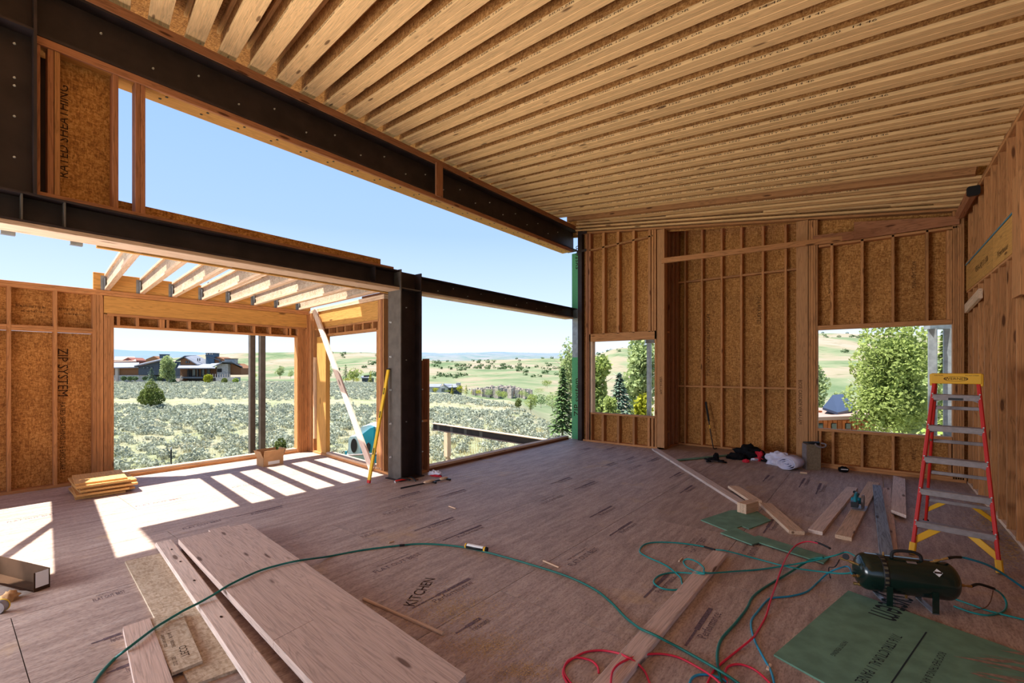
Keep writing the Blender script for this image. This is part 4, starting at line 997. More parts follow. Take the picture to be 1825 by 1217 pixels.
H3 = House('house', 'tiny dark house among trees seen through the bay side opening', 651, 682, 120)
H3.box('wall', 645, 656, 674, 682, 0, 5, 'hwall', low=2); H3.box('upper_wall', 646, 652, 669, 674, 1, 4, 'hdark'); H3.quad('roof', [(643, 674, -.5), (658, 674, -.5), (657, 671, 5), (645, 671, 5)], .2, 'hroof'); H3.window(648, 651, 676, 679, 0)
H4 = House('house', 'white house with grey roof low in the valley of the middle opening', 793, 700, 150)
H4.prism('wall', [(762, 700), (798, 700), (798, 691), (790, 686), (782, 691), (762, 691)], 0, 8, 'whitewall'); H4.box('wall', 798, 818, 691, 700, 2, 8, 'hwall', low=2); H4.quad('roof', [(760, 691, -.6), (783, 691, -.6), (788, 685.5, 4), (760, 686, 4)], .3, 'hroof'); H4.quad('roof', [(790, 685.5, -.6), (800, 692, -.6), (819, 691, 1), (815, 685.5, 6), (792, 685, 6)], .3, 'hroof')
H4.box('chimney', 811, 818, 682.5, 690, 3, 5, 'hstone'); H4.window(787, 793, 692, 698, 0); H4.window(771, 777, 693, 698, 0); H4.window(803, 812, 693, 698, 2)
H5 = House('house', 'rust-coloured building with a dark solar roof below the large window opening', 1490, 775, 21)
H5.box('wall', 1440, 1560, 748, 776, 0, 7, 'rust', low=4); H5.quad('roof', [(1436, 750, -.8), (1558, 746, -.8), (1545, 736, 5), (1440, 730, 5)], .15, 'tinroof'); H5.prism('wing_wall', [(1462, 742), (1518, 742), (1518, 739), (1492, 739), (1462, 730)], 2, 6, 'rust')
sr = H5.quad('solar_roof', [(1466, 730, 1.5), (1493, 739.5, 1.0), (1527, 731, 3.0), (1502, 705, 9), (1484, 707, 9)], .12, 'solar')
for u in (1456, 1480, 1505): H5.window(u, u + 9, 754, 764, 0)
for k in range(14): H5.box('cladding_board', 1441 + 8.5 * k, 1448 + 8.5 * k, 749, 776, -.04, -.005, 'rust')
tag(place('lawn', (lambda: (me := bpy.data.meshes.new('lawn'), me.from_pydata([at(1590, 772, 27), at(1720, 775, 25), at(1720, 748, 40), at(1600, 748, 42)], [], [(0, 1, 2, 3)]), me)[2])(), 'grassy'), kind='structure')
bm = bmesh.new(); bm_box(bm, -9, 9, -1.2, 1.2, -.2, .05, Matrix.Translation(at(1640, 751, 36)) @ Matrix.Rotation(YAW, 4, 'Z')); tag(build('driveway', bm, 'palewall'), kind='structure')

# ------------------------------------------------------------------ posts, deck frame and machine outside
def post_pair(label, us, d, vt, vb, w, cap=None):
    t = thing('steel_post', at(us[0], vb, d), label, 'post')
    for u in us:
        p = at(u, vb, d); bb('shaft', p.x - w / 2, p.x + w / 2, p.y - w / 2, p.y + w / 2, gh(p.x, p.y) - .1, at(u, vt, d).z, 'galv' if cap else 'steelgrey', t, .01)  # posts without a cap get a darker grey: their shade put into colour
        bb('base_plate', p.x - w, p.x + w, p.y - w, p.y + w, gh(p.x, p.y) - .1, gh(p.x, p.y) + .05, 'galv', t, 0)
    if cap:
        a, b = at(cap[0], cap[2], d), at(cap[1], cap[2], d); beam('cap_plate', a, b, w * 1.1, cap[3] * sc(d), 'galv', t)
    return t
post_pair('left of the two tall grey steel posts outside the bay window', (449,), 10.3, 470, 806, .115); post_pair('right of the two tall grey steel posts outside the bay window, above the carton', (467,), 10.3, 470, 800, .115)
post_pair('single pale steel post with a cap outside the smaller window opening', (1157,), 11.6, 611, 742, .10, (1150, 1166, 608, 7))
post_pair('pair of pale steel posts under one cap plate outside the large window opening', (1662, 1689), 8.5, 586, 790, .125, (1652, 1699, 582, 9))
db = thing('deck_beam', at(775, 765, 14.2), 'dark steel deck beam lying outside at floor level on a wood post', 'steel beam')
pa, pb = g(772, 760, -.13), g(1012, 797, -.13); dv = (pb - pa).normalized(); up3 = Vector((0, 0, 1))
for z in (.095, -.095): beam('flange', pa + up3 * z, pb + up3 * z, .14, .014, 'steel', db)
beam('web', pa, pb, .01, .176, 'steel', db)
for s in (.18, .62, 1.05, 1.5): beam('stiffener', pa + dv * (s * 1.6) - up3 * .088, pa + dv * (s * 1.6) + up3 * .088, .012, .13, 'steelgrey', db, dv)
beam('pale_nailer', pa + up3 * .112, pb + up3 * .112, .14, .02, 'pale', db)
dp = thing('wood_post', at(805, 822, 13.2), 'pale wood post with a diagonal brace under the deck beam', 'post')
p = pa + dv * .78; bb('shaft', p.x - .08, p.x + .08, p.y - .08, p.y + .08, -1.0, -.245, 'pale', dp); bb('shaft', p.x - .03, p.x + .06, p.y - .05, p.y + .05, -1.7, -1.0, 'pale', dp)
beam('brace', (p.x, p.y, -.95), (p.x + .28, p.y + .25, -1.6), .08, .05, 'pale', dp)
tp = thing('fence_post', at(305, 838, 15), 'thin dark metal fence post just beyond the bay window sill', 'post')
p = at(305, 838, 15); bb('shaft', p.x - .02, p.x + .02, p.y - .02, p.y + .02, gh(p.x, p.y) - .1, at(305, 801, 15).z, 'blackplastic', tp); bb('white_tip', p.x - .022, p.x + .022, p.y - .022, p.y + .022, at(305, 801, 15).z, at(305, 797, 15).z, 'whitewall', tp)
# teal site machine behind the bay side opening
MT['machteal'] = plain('teal_machine_paint', srgb(24, 150, 176), .35, 0, 2, .12, .5)
MT['machpale'] = plain('pale_grey_blue_paint', srgb(180, 206, 212), .45)
mc = thing('boom_lift', at(655, 836, 12.5), 'teal and pale blue work machine with a round opening, beyond the bay side sill', 'machine')
MM = House.__new__(House); MM.d, MM.u0, MM.v0, MM.k = 12.5, 655, 836, sc(12.5); f = Vector((-SY, CY, 0)); r = Vector((CY, SY, 0)); MM.m = Matrix((r, f, Vector((0, 0, 1)))).transposed().to_4x4(); MM.m.translation = at(655, 836, 12.5); MM.t = mc
MM.prism('side_body', [(620, 812), (621, 782), (624, 778), (634, 777), (641, 782), (643, 812)], 0, .9, 'machpale')
bm = bmesh.new(); bm_lathe(bm, [(.085, -.01), (.085, .02)], MM.m @ Matrix.Translation((-24 * MM.k, 0, 42 * MM.k)) @ Matrix.Diagonal((1, 1, 2.3, 1)) @ Matrix.Rotation(math.pi / 2, 4, 'X'), 24); build('round_opening', bm, 'hdark', mc)
MM.prism('hood', [(638, 768), (645, 760), (660, 757), (673, 762), (664, 768), (648, 775)], .0, .9, 'machpale'); MM.prism('cowl', [(645, 775), (662, 762), (668, 760), (668, 806), (652, 806), (650, 790)], -.1, .8, 'machteal')
MM.prism('rear_cowl', [(662, 768), (675, 759), (690, 765), (690, 812), (660, 812)], .25, 1.0, 'machteal'); MM.prism('dark_intake', [(654, 803), (656, 790), (659, 787), (662, 790), (661, 803)], -.14, -.1, 'hdark')
MM.box('base', 612, 692, 812, 832, .2, 1.0, 'machpale', low=.3); MM.box('tank', 666, 677, 812, 828, -.1, .2, 'machteal'); bm = bmesh.new(); bm_tube(bm, [(at(612, 812, 12.2)), at(645, 810, 12.2), at(680, 808, 12.2), at(692, 811, 12.2)], .025, 8); build('rail', bm, 'alu', mc); MM.box('lever', 617, 620, 803, 811, -.1, -.05, 'machteal')
for u in (618, 688):
    bm = bmesh.new(); p = at(u, 836, 12.3); bm_lathe(bm, [(.12, -.12), (.28, -.12), (.30, -.08), (.30, .08), (.28, .12), (.12, .12)], Matrix.Translation((p.x, p.y, -1.2)) @ Matrix.Rotation(YAW, 4, 'Z') @ Matrix.Rotation(math.pi / 2, 4, 'X'), 20); build('wheel', bm, 'blackrubber', mc)
# ================================================================== THINGS LEANING AND LYING IN THE BAY
def solo(o, label, cat, group=None): return tag(o, label, cat, group)
pT, pB = A_ + dA * .42 + Vector((0, -.03, 2.97)) - nA * .03, A_ + dA * 2.72 + Vector((0, 0, .0)) - nA * .05
db_ = thing('diagonal_brace', pB, 'pale diagonal brace board rising from the floor across the bay side opening', 'board')
beam('board', pB + Vector((.02, 0, .035)), pT, .035, .135, 'white', db_, Vector((1, 0, 1)))
sl0, sl1 = g(657, 862) + Vector((0, 0, .012)), Vector((-6.04, 4.455, 1.742))
lv = thing('spirit_level', sl0, 'long yellow spirit level leaning against the steel column', 'level')
lx = (sl1 - sl0).normalized(); lup = Vector((0, -1, 0)); lup = (lup - lx * lup.dot(lx)).normalized(); lw = lup.cross(lx)
beam('body', sl0 + lx * .04, sl1 - lx * .0, .026, .062, 'lvlyellow', lv, lw, .003)
beam('end_cap', sl0, sl0 + lx * .045, .03, .066, 'redpaint', lv, lw, .004); beam('end_cap', sl1, sl1 + lx * .02, .03, .066, 'blackplastic', lv, lw, .004)
for s in (.48, 1.05, 1.42):
    c = sl0 + lx * s + lup * .0
    beam('vial_window', c - lx * .05, c + lx * .05, .03, .03, 'blackplastic', lv, lw, .002); beam('vial', c - lx * .03 + lup * .016, c + lx * .03 + lup * .016, .012, .012, 'lime', lv, lw, .003)
# open carton by the sill
def carton(name, c, rz, sx_, sy_, h, mat, label, flaps=True, paper=True):
    t = thing(name, c, label, 'box'); m = Matrix.Translation(c) @ Matrix.Rotation(rz, 4, 'Z')
    bm = bmesh.new(); th = .004; a, b = sx_ / 2, sy_ / 2
    bm_box(bm, -a, a, -b, b, 0, th); bm_box(bm, -a, -a + th, -b, b, th, h); bm_box(bm, a - th, a, -b, b, th, h); bm_box(bm, -a, a, -b, -b + th, th, h); bm_box(bm, -a, a, b - th, b, th, h)
    build('body', bm, mat, t, m)
    if flaps:
        for sgn, ax in ((1, 0), (-1, 0), (1, 1), (-1, 1)):
            q = m @ (Matrix.Translation((0, sgn * b, h)) @ Matrix.Rotation(sgn * -.25, 4, 'X') if ax else Matrix.Translation((sgn * a, 0, h)) @ Matrix.Rotation(sgn * .4, 4, 'Y'))
            bm = bmesh.new()
            if ax: bm_box(bm, -a, a, -.002, .002, 0, h * .9, Matrix())
            else: bm_box(bm, -.002, .002, -b, b, 0, h * .95, Matrix())
            build('flap', bm, mat, t, q)
    if paper:
        bm = bmesh.new(); bm_box(bm, -a * .55, a * .6, -b - .004, -b - .001, h * .15, h * .55); build('label', bm, 'paper', t, m)
    return t
cc = (g(463, 832) + g(500, 828)) / 2; cc.z = 0
carton('cardboard_box', cc + Vector((-.12, .05, 0)), .62 + 1.0, .36, .25, .15, 'card', 'open brown cardboard box on the bay floor below the grey posts')
# stack of plywood offcuts
base_ = Vector((-8.72, 1.52, 0)); zz = 0.; Rp = random.Random(4)
MT['ply'] = wood('plywood_offcut', srgb(214, 164, 100), knots=False, contrast=.5)
labs = ['lowest plywood offcut of the stack by the left wall', 'second plywood offcut from the floor in the stack by the left wall', 'third plywood offcut from the floor in the stack by the left wall', 'fourth plywood offcut from the floor in the stack by the left wall', 'fifth plywood offcut from the floor, pulled out to the left', 'sixth plywood offcut from the floor in the stack by the left wall', 'second plywood offcut from the top of the stack by the left wall', 'topmost plywood offcut of the stack by the left wall']
for k in range(8):
    dx, dy, ln = Rp.uniform(-.06, .08), Rp.uniform(-.06, .06), Rp.uniform(-.04, .06); th = .026 if k != 5 else .034
    x1 = base_.x + .42 + dx; x0 = base_.x - .30; y0 = base_.y - .30 + dy - ln; y1 = base_.y + .22 + dy + ln
    rot = Matrix.Translation((base_.x, base_.y, zz)) @ Matrix.Rotation(Rp.uniform(-.05, .05) - .05, 4, 'Z')
    pts = [rot @ Vector((x0 - base_.x, y0 - base_.y, th)), rot @ Vector((x1 - base_.x, y0 - base_.y, th)), rot @ Vector((x1 - base_.x, y1 - base_.y, th)), rot @ Vector((x0 - base_.x, y1 - base_.y, th))]
    solo(slab('plywood_offcut', pts, th, 'ply'), labs[k], 'plywood', 'plywood offcuts stacked by the left wall'); zz += th + .0008
# ================================================================== LUMBER ON THE FLOOR
def board(name, pa, pb, w, th, mat, label, z=0.0, cat='board', ext=0.):
    a, b = g(*pa, z + th), g(*pb, z + th); d = (b - a).normalized(); b = b + d * ext
    o = Vector((0, 0, -th / 2)); return solo(beam(name, a + o, b + o, w, th, mat, None, (0, 0, 1), .004), label, cat)
# left foreground group
B1z = .018
b1 = slab('strand_board', [(-5.29, 1.05, B1z), (-5.25, 1.36, B1z), (-2.86, 1.165, B1z), (-2.93, .86, B1z)], .018, 'osbpale'); solo(b1, 'long pale strand board strip lying under the white two-by-six', 'board')
b2 = slab('strand_board', [g(262, 1103, .037), g(325, 1093, .037), g(361, 1177, .037), g(306, 1199, .037)], .018, 'osbpale'); solo(b2, 'short strand board piece with a black grade stamp lying on the longer strip', 'board')
c_ = g(331, 1165, .038); d_ = (g(361, 1177, .037) - g(325, 1093, .037)).normalized()
for s_, dz_, off in (('TECO', .05, Vector((0, 0, 0))), ('TESTED', .022, None)):
    pass
rt = (g(306, 1199, .037) - g(361, 1177, .037)).normalized() * -1; upv = -d_
text('print', 'TECO', .055, g(327, 1160, .0375), -d_, rt, 'ink', b2, 1.0); text('print', 'EXPOSURE 1  SFS-24 IN', .026, g(305, 1140, .0375), -d_, rt, 'ink', b2, .8); text('print', 'SIZED FOR SPACING', .022, g(292, 1142, .0375), -d_, rt, 'ink', b2, .9); text('print', '23/32  OSB', .028, g(311, 1178, .0375), -d_, rt, 'ink', b2, .8)
a4 = slab('plank', [g(219, 1117, .042), g(267, 1101, .042), g(322, 1250, .042), g(247, 1250, .042)], .041, 'glulam'); solo(a4, 'short plank at the bottom left edge beside the strand boards', 'board')
w26 = thing('lumber_board', (-4, 1.2, 0), 'white two-by-six with rounded edges lying across the strand board', 'board')
beam('board', Vector((-5.48, 1.385, B1z + .021)), Vector((-2.1, 1.06, B1z + .021)), .135, .038, 'white', w26, (0, 0, 1), .011)
for s in (.10, .22, .38, .62): bm = bmesh.new(); bm_lathe(bm, [(.009, 0), (.009, .0015)], Matrix.Translation(Vector((-5.48, 1.385, 0)).lerp(Vector((-2.1, 1.06, 0)), s * .95) + Vector((.0, .01, B1z + .0402))) @ Matrix.Diagonal((1.9, .9, 1, 1)), 10); build('knot', bm, 'ink', w26)
# wide laminated planks, one on the other
lo = slab('wide_plank', [(-5.26, 1.47, .05), (-5.24, 1.98, .05), (-1.55, 1.72, .05), (-1.45, 1.22, .05)], .049, 'darkwood'); solo(lo, 'lower of the two wide planks, mostly hidden under the upper one', 'plank')
up_ = thing('wide_plank', (-3.5, 1.7, .05), 'upper wide weathered plank, largest timber on the left foreground floor', 'plank')
P_ = [(-5.28, 1.46), (-5.24, 1.72), (-5.30, 1.74), (-5.27, 2.06), (-1.72, 1.77), (-1.55, 1.20)]
def strip(q0, q1, e0, e1, name):           # laminations: between edge fractions q along both ends
    f0, f1 = Vector((-5.28, 1.45, .104)), Vector((-5.25, 2.06, .104)); n0, n1 = Vector((-1.60, 1.17, .104)), Vector((-1.72, 1.77, .104))
    A, B = f0.lerp(f1, q0), f0.lerp(f1, q1); Cc, D = n0.lerp(n1, q1), n0.lerp(n1, q0)
    A2, B2, C2, D2 = A.lerp(D, e0), B.lerp(Cc, e0), B.lerp(Cc, e1), A.lerp(D, e1); return slab(name, [A2, B2, C2, D2], .053, 'glulam', up_)
strip(0, .44, .0, .66, 'lamination'); strip(0, .44, .661, 1., 'lamination'); strip(.442, .74, -.02, 1., 'lamination'); strip(.742, 1., .0, 1., 'lamination')
board('wood_strip', (648, 1065), (790, 1127), .022, .018, 'pale', 'thin wood strip lying beside the wide plank pointing at the sawdust')
board('long_board', (1283, 983), (1081, 1217), .125, .040, 'glulam', 'long grey-brown two-by-six under the blue hose loops, running to the bottom edge', 0, 'board', .35)
# mid-floor
gb = board('long_board', (1167, 799), (1327, 897), .13, .036, 'white', 'long white board pointing from the back wall recess to the end block')
hb_ = board('short_board', (1364, 896), (1420, 946), .15, .038, 'pale', 'pale board with a blue mark lying on the green offcut beside the end block')
ib = thing('joist_offcut', g(1345, 905), 'short timber offcut with an upright end block standing on the green offcut', 'offcut')
pa, pb = g(1307, 866, .06), g(1347, 892, .06); beam('board', pa - Vector((0, 0, .015)), pb - Vector((0, 0, .015)), .15, .036, 'pale', ib); beam('web', pa - Vector((0, 0, .04)), pb - Vector((0, 0, .04)), .02, .05, 'osbpale', ib, (0, 0, 1), 0)
q0, q1 = g(1330, 918), g(1361, 909); dq = (q1 - q0).normalized(); nq = Vector((-dq.y, dq.x, 0))
for k in range(3): beam('end_block', q0 + nq * (.019 + .039 * k) + Vector((0, 0, .065)), q0 + dq * .26 + nq * (.019 + .039 * k) + Vector((0, 0, .065)), .037, .125, 'pale', ib)
# boards left of the ladder
board('short_board', (1519, 868), (1453, 945), .13, .038, 'white', 'white board lying left of the saw, pointing at the tank')
sawb = board('short_board', (1557, 859), (1503, 955), .14, .038, 'pale', 'nail-marked board under the circular saw')
ub_ = slab('short_board', [g(1573, 869, .02), g(1588, 869, .02), g(1602, 1000, .02), (g(1566, 1000, .02))], .019, 'glulam'); solo(ub_, 'thin grey board under the blue-weathered board left of the ladder', 'board')
bl = slab('weathered_board', [g(1555, 863, .055), g(1570, 865, .055), g(1594, 990, .055), g(1568, 990, .055)], .034, 'blue'); solo(bl, 'blue-grey weathered warped board running to the tank left of the ladder', 'board')
w4 = slab('short_board', [g(1592, 847, .07), g(1613, 853, .07), g(1615, 918, .07), g(1588, 908, .07)], .038, 'white'); solo(w4, 'white propped board ending at the back wall beside the ladder', 'board')
bk = beam('wood_block', g(1594, 880) + Vector((0, 0, .016)), g(1612, 882) + Vector((0, 0, .016)), .06, .031, 'darkwood'); solo(bk, 'small dark block under the propped white board', 'block')
# green sheathing
def zslab(name, pts, z, th, label, mat='zipfloor'): o = slab(name, [g(u, v, z) for u, v in pts], th, mat); return solo(o, label, 'sheathing')
zslab('sheathing_offcut', [(1249, 926), (1302, 909), (1345, 908), (1374, 927), (1335, 942), (1322, 937), (1311, 941), (1304, 948)], .011, .0105, 'notched green sheathing offcut under the end block')
zslab('sheathing_strip', [(1284, 949), (1312, 940), (1345, 956), (1352, 954), (1480, 992), (1468, 1003), (1352, 966), (1340, 970)], .0225, .011, 'long narrow green sheathing strip pointing at the air tank')
gp = zslab('roof_sheathing', [(1379, 1166), (1512, 1052), (1950, 1208), (1640, 1310)], .012, .0115, 'large scuffed green sheathing panel at the bottom right under the air tank')
e1 = (g(1379, 1166) - g(1512, 1052)).normalized(); e2 = Vector((-e1.y, e1.x, 0))
O_ = g(1512, 1052, .0125)
def pt(a, b): return O_ + e1 * a + e2 * b          # a along the short edge, b into the panel
wd = (g(1379, 1166) - g(1512, 1052)).length
text('print', 'system', .34, pt(.03, .30), e1, e2, 'navyink', gp, .55)
text('print', '7/16 STRUCTURAL 1 PANEL', .075, pt(wd * .63, .40), e1, e2, 'navyink', gp, .82); text('print', 'ROOF SHEATHING & AIR BARRIER SYSTEM', .05, pt(wd * .64, .62), e1, e2, 'navyink', gp, .8); text('print', 'PATENT PENDING', .036, pt(wd * .70, .22), e1, e2, 'navyink', gp, .8)
bm = bmesh.new(); q = [pt(wd * .2, .505), pt(wd * 1.1, .505), pt(wd * 1.1, .513), pt(wd * .2, .513)]; bm.faces.new([bm.verts.new(v) for v in q]); build('print', bm, 'navyink', gp)
MT['scuff'] = plain('bare_scuffed_fibre', srgb(150, 128, 112), .9, 0, 30, .2, .1)
bm = bmesh.new(); Rs = random.Random(8)
for k in range(70):
    a, b = Rs.gauss(.25, .18), Rs.gauss(1.15, .28); L = Rs.uniform(.03, .16); w = Rs.uniform(.004, .02)
    if not (0 < a < wd - .05 and .75 < b < 1.6): continue
    c = pt(a, b) + Vector((0, 0, .0004 + k * 1e-6)); dd = Vector((.88, .25, 0)).normalized(); nn_ = Vector((-dd.y, dd.x, 0))
    bm.faces.new([bm.verts.new(v) for v in (c - dd * L, c - nn_ * w, c + dd * L * .4 - nn_ * w * .6, c + dd * L, c + nn_ * w, c - dd * L * .4 + nn_ * w * .8)])
build('scuff_mark', bm, 'scuff', gp)
gs = beam('green_board', g(1195, 820, .03) + Vector((0, 0, -.012)), g(1318, 808, .03) + Vector((0, 0, -.012)), .07, .02, 'zipfloor'); solo(gs, 'long thin green strip on the floor in front of the recess', 'board')

# ================================================================== LADDER
FL, FR, RL, RR = (g(*p) for p in ((1628, 984), (1781, 1026), (1646, 930), (1782, 968)))
LC = (FL + FR + RL + RR) / 4
lad = thing('step_ladder', (LC.x, LC.y, 0), 'red fiberglass step ladder with a yellow top cap standing by the right wall', 'ladder')
HT = 1.70
TL, TR = at(1661, 668, 6.15), at(1741, 668, 6.15)
fc = (FL + FR) / 2; rc = (RL + RR) / 2; dep = rc - fc; dn = dep.normalized(); fx = Vector((dn.y, -dn.x, 0))
tc_ = fc + dep * .36; tw2 = .30
FTL, FTR = tc_ - fx * tw2 / 2 + Vector((0, 0, HT - .06)), tc_ + fx * tw2 / 2 + Vector((0, 0, HT - .06))
FL, FR = fc - fx * .285, fc + fx * .285; RL, RR = rc - fx * .27, rc + fx * .27
RTL, RTR = FTL + dn * .13 + Vector((0, 0, -.02)), FTR + dn * .13 + Vector((0, 0, -.02))
def rail(a, b, w, h, up, name='rail'):
    return beam(name, a, b, w, h, 'redpaint', lad, up, .008)
zf = Vector((0, 0, .085))
for a, b in ((FL, FTL), (FR, FTR)): rail(a.lerp(b, .045), b, .03, .075, dn, 'front_rail')
for a, b in ((RL, RTL), (RR, RTR)): rail(a.lerp(b, .02), b, .025, .05, dn, 'rear_rail')
for a, b in ((FL, FTL), (FR, FTR), (RL, RTL), (RR, RTR)):
    d_ = (b - a).normalized(); o = beam('foot', a + Vector((0, 0, .004)), a + d_ * (.11 if a in (FL, FR) else .07), .05, .095 if a in (FL, FR) else .06, 'yellow' if a in (FL, FR) else 'blackrubber', lad, dn, .01)
for k in range(1, 6):
    z = .3048 * k * HT / 1.735; t = z / (HT - .06); a, b = FL.lerp(FTL, t), FR.lerp(FTR, t)
    st_ = beam('step', a, b, .085, .028, 'alu', lad, (0, 0, 1), .006)
    beam('step_lip', a - dn * .04 + Vector((0, 0, -.022)), b - dn * .04 + Vector((0, 0, -.022)), .008, .04, 'alu', st_, (0, 0, 1), .002)
    for s, r_ in ((a, fx), (b, -fx)):
        beam('gusset', s + r_ * .01 + Vector((0, 0, -.055)), s + r_ * .09 + Vector((0, 0, -.018)), .012, .02, 'alu', st_, dn, .002)
        for q in (-.02, .02):
            bm = bmesh.new(); bm_lathe(bm, [(.007, 0), (.005, .004)], Matrix.Translation(s - dn * .04 + Vector((0, 0, q))) @ Matrix.Rotation(math.pi / 2, 4, 'X'), 8); build('rivet', bm, 'zinc', st_)
for t in (.20, .40, .62, .84): beam('rear_brace', RL.lerp(RTL, t), RR.lerp(RTR, t), .02, .035, 'alu', lad, (0, 0, 1), .003)
for a, b, s in ((FL, FTL, fx), (FR, FTR, -fx)): beam('knee_brace', a.lerp(b, .075), a.lerp(b, .165) + s * .16, .055, .02, 'yellow', lad, dn, .004)
for a, b, s in ((RL, RTL, fx), (RR, RTR, -fx)): beam('knee_brace', a.lerp(b, .12), a.lerp(b, .20) + s * .14, .04, .016, 'yellow', lad, dn, .004)
for a, b, c, d in ((FL, FTL, RL, RTL), (FR, FTR, RR, RTR)):
    p, q = a.lerp(b, .60), c.lerp(d, .62); mid = (p + q) / 2 + Vector((0, 0, .05))
    beam('spreader', p, mid, .006, .022, 'zinc', lad, (0, 0, 1), .002); beam('spreader', mid, q, .006, .022, 'zinc', lad, (0, 0, 1), .002)
tm = (FTL + FTR) / 2 + dn * .075
bm = bmesh.new(); mm_ = Matrix((fx, dn, Vector((0, 0, 1)))).transposed().to_4x4(); mm_.translation = tm
bm_box(bm, -.175, .175, -.12, .12, .035, .07, mm_); bm_box(bm, -.175, .175, -.125, -.112, -.03, .07, mm_); bm_box(bm, -.185, -.165, -.12, .11, -.05, .065, mm_); bm_box(bm, .165, .185, -.12, .11, -.05, .065, mm_); bm_box(bm, -.175, .175, .10, .115, -.02, .07, mm_)
tcap = build('top_cap', bm, 'yellow', lad); bv = tcap.modifiers.new('edge', 'BEVEL'); bv.width = .006; bv.segments = 2
text('print', 'WERNER', .035, tm - dn * .1262 + Vector((0, 0, .018)), fx, (0, 0, 1), 'ink', tcap, 1.1)
bm = bmesh.new()
for k in range(24):
    a0, a1 = k / 24 * 6.2832, (k + 1) / 24 * 6.2832; c = tm - dn * .1258 + Vector((0, 0, .018))
    f_ = lambda a, s: c + fx * math.cos(a) * .085 * s + Vector((0, 0, 1)) * math.sin(a) * .024 * s
    bm.faces.new([bm.verts.new(v) for v in (f_(a0, 1), f_(a1, 1), f_(a1, .9), f_(a0, .9))])
build('emblem', bm, 'ink', tcap)
text('print', 'CAUTION', .014, tm - dn * .1262 + fx * -.12 + Vector((0, 0, .05)), fx, (0, 0, 1), 'ink', tcap, 1.); text('print', 'DO NOT STAND', .012, tm - dn * .1262 + fx * .11 + Vector((0, 0, .05)), fx, (0, 0, 1), 'ink', tcap, 1.)
beam('step_label', FL.lerp(FTL, .9).lerp(FR.lerp(FTR, .9), .5) - dn * .046 - fx * .05 + Vector((0, 0, -.01)), FL.lerp(FTL, .9).lerp(FR.lerp(FTR, .9), .5) - dn * .046 + fx * .05 + Vector((0, 0, -.01)), .003, .02, 'blackplastic', lad)

# ================================================================== AIR TANK
ta, tb = g(1588, 1081), g(1672, 1093)              # near feet
ax = (tb - ta).normalized(); bk_ = Vector((-ax.y, ax.x, 0)); tcn = (ta + tb) / 2 + bk_ * .10
RT, HL, ZT = .135, .235, .205
tk = thing('air_tank', (tcn.x, tcn.y, 0), 'dark green portable air manifold tank with a black handle and brass hose fittings', 'air tank')
m0 = Matrix((bk_, Vector((0, 0, 1)), ax)).transposed().to_4x4(); m0.translation = tcn + Vector((0, 0, ZT)) - ax * .02
prof = [(RT * math.cos(a), -HL - .085 * math.sin(a)) for a in [math.pi / 2 * k / 8 for k in range(8, -1, -1)]]; prof[0] = (.004, prof[0][1])
prof += [(RT, -HL * .66), (RT, 0), (RT, HL * .66)] + [(RT * math.cos(a), HL + .085 * math.sin(a)) for a in [math.pi / 2 * k / 8 for k in range(9)]]; prof[-1] = (.004, prof[-1][1])
bm = bmesh.new(); bm_lathe(bm, prof, m0, 40); build('shell', bm, 'tank', tk, None, True)
bm = bmesh.new(); bm_lathe(bm, [(RT + .002, -HL * .72), (RT + .003, -HL * .70), (RT + .003, -HL * .60), (RT + .002, -HL * .58)], m0, 40); build('weld_band', bm, 'blackplastic', tk, None, True)
MT['worn'] = plain('worn_brown_label', srgb(96, 88, 70), .8, 0, 30, .3, .1)
def patch(name, z0, z1, a0, a1, mat, r=RT + .0035, n=10):
    bm = bmesh.new(); rows = []
    for k in range(n + 1):
        a = a0 + (a1 - a0) * k / n; rows.append([bm.verts.new(m0 @ Vector((math.cos(a) * r, math.sin(a) * r, z))) for z in (z0, z1)])
    for p, q in zip(rows, rows[1:]): bm.faces.new((p[0], q[0], q[1], p[1]))
    return build(name, bm, mat, tk)
patch('worn_strip', -HL * .70, -HL * .60, 1.75, 4.3, 'worn')
P0 = lambda a, z: m0 @ Vector((math.cos(a) * (RT + .004), math.sin(a) * (RT + .004), z))
bm = bmesh.new(); c0, zc0, hw = 2.45, .155, .028
bm.faces.new([bm.verts.new(P0(c0 + da, zc0 + dz)) for da, dz in ((hw / RT, 0), (0, -hw), (-hw / RT, 0), (0, hw))]); dl = build('diamond_label', bm, 'paper', tk)
bm = bmesh.new(); bm.faces.new([bm.verts.new(P0(c0 + da, zc0 + dz) + (P0(c0, zc0) - m0.translation) * .004) for da, dz in ((.05, -.022), (-.05, -.022), (-.05, .022), (.05, .022))]); build('label_band', bm, 'ink', dl)
patch('badge', -.01, .05, 1.95, 2.1, 'alu')
def loc(x, z, along): return m0 @ Vector((x, z, along))
bm = bmesh.new(); bm_tube(bm, spline([loc(-.02, RT - .005, -.085), loc(-.02, RT + .035, -.08), loc(-.02, RT + .052, -.04), loc(-.02, RT + .054, .04), loc(-.02, RT + .035, .085), loc(-.02, RT - .005, .095)], 6), .011, 10); build('handle', bm, 'blackrubber', tk, None, True)
for s in (-1, 1):
    z_ = s * .135
    bm = bmesh.new()
    bm_box(bm, -.13, -.118, -ZT, -RT * .35, z_ - .018, z_ + .018, m0); build('leg', bm, 'tank', tk); bm = bmesh.new()
    bm_box(bm, .118, .13, -ZT, -RT * .35, z_ - .018, z_ + .018, m0); o = build('leg', bm, 'tank', tk)
    bm = bmesh.new(); bm_box(bm, -.13, .13, -ZT, -ZT + .008, z_ - .018, z_ + .018, m0); build('foot_bar', bm, 'galv', tk)
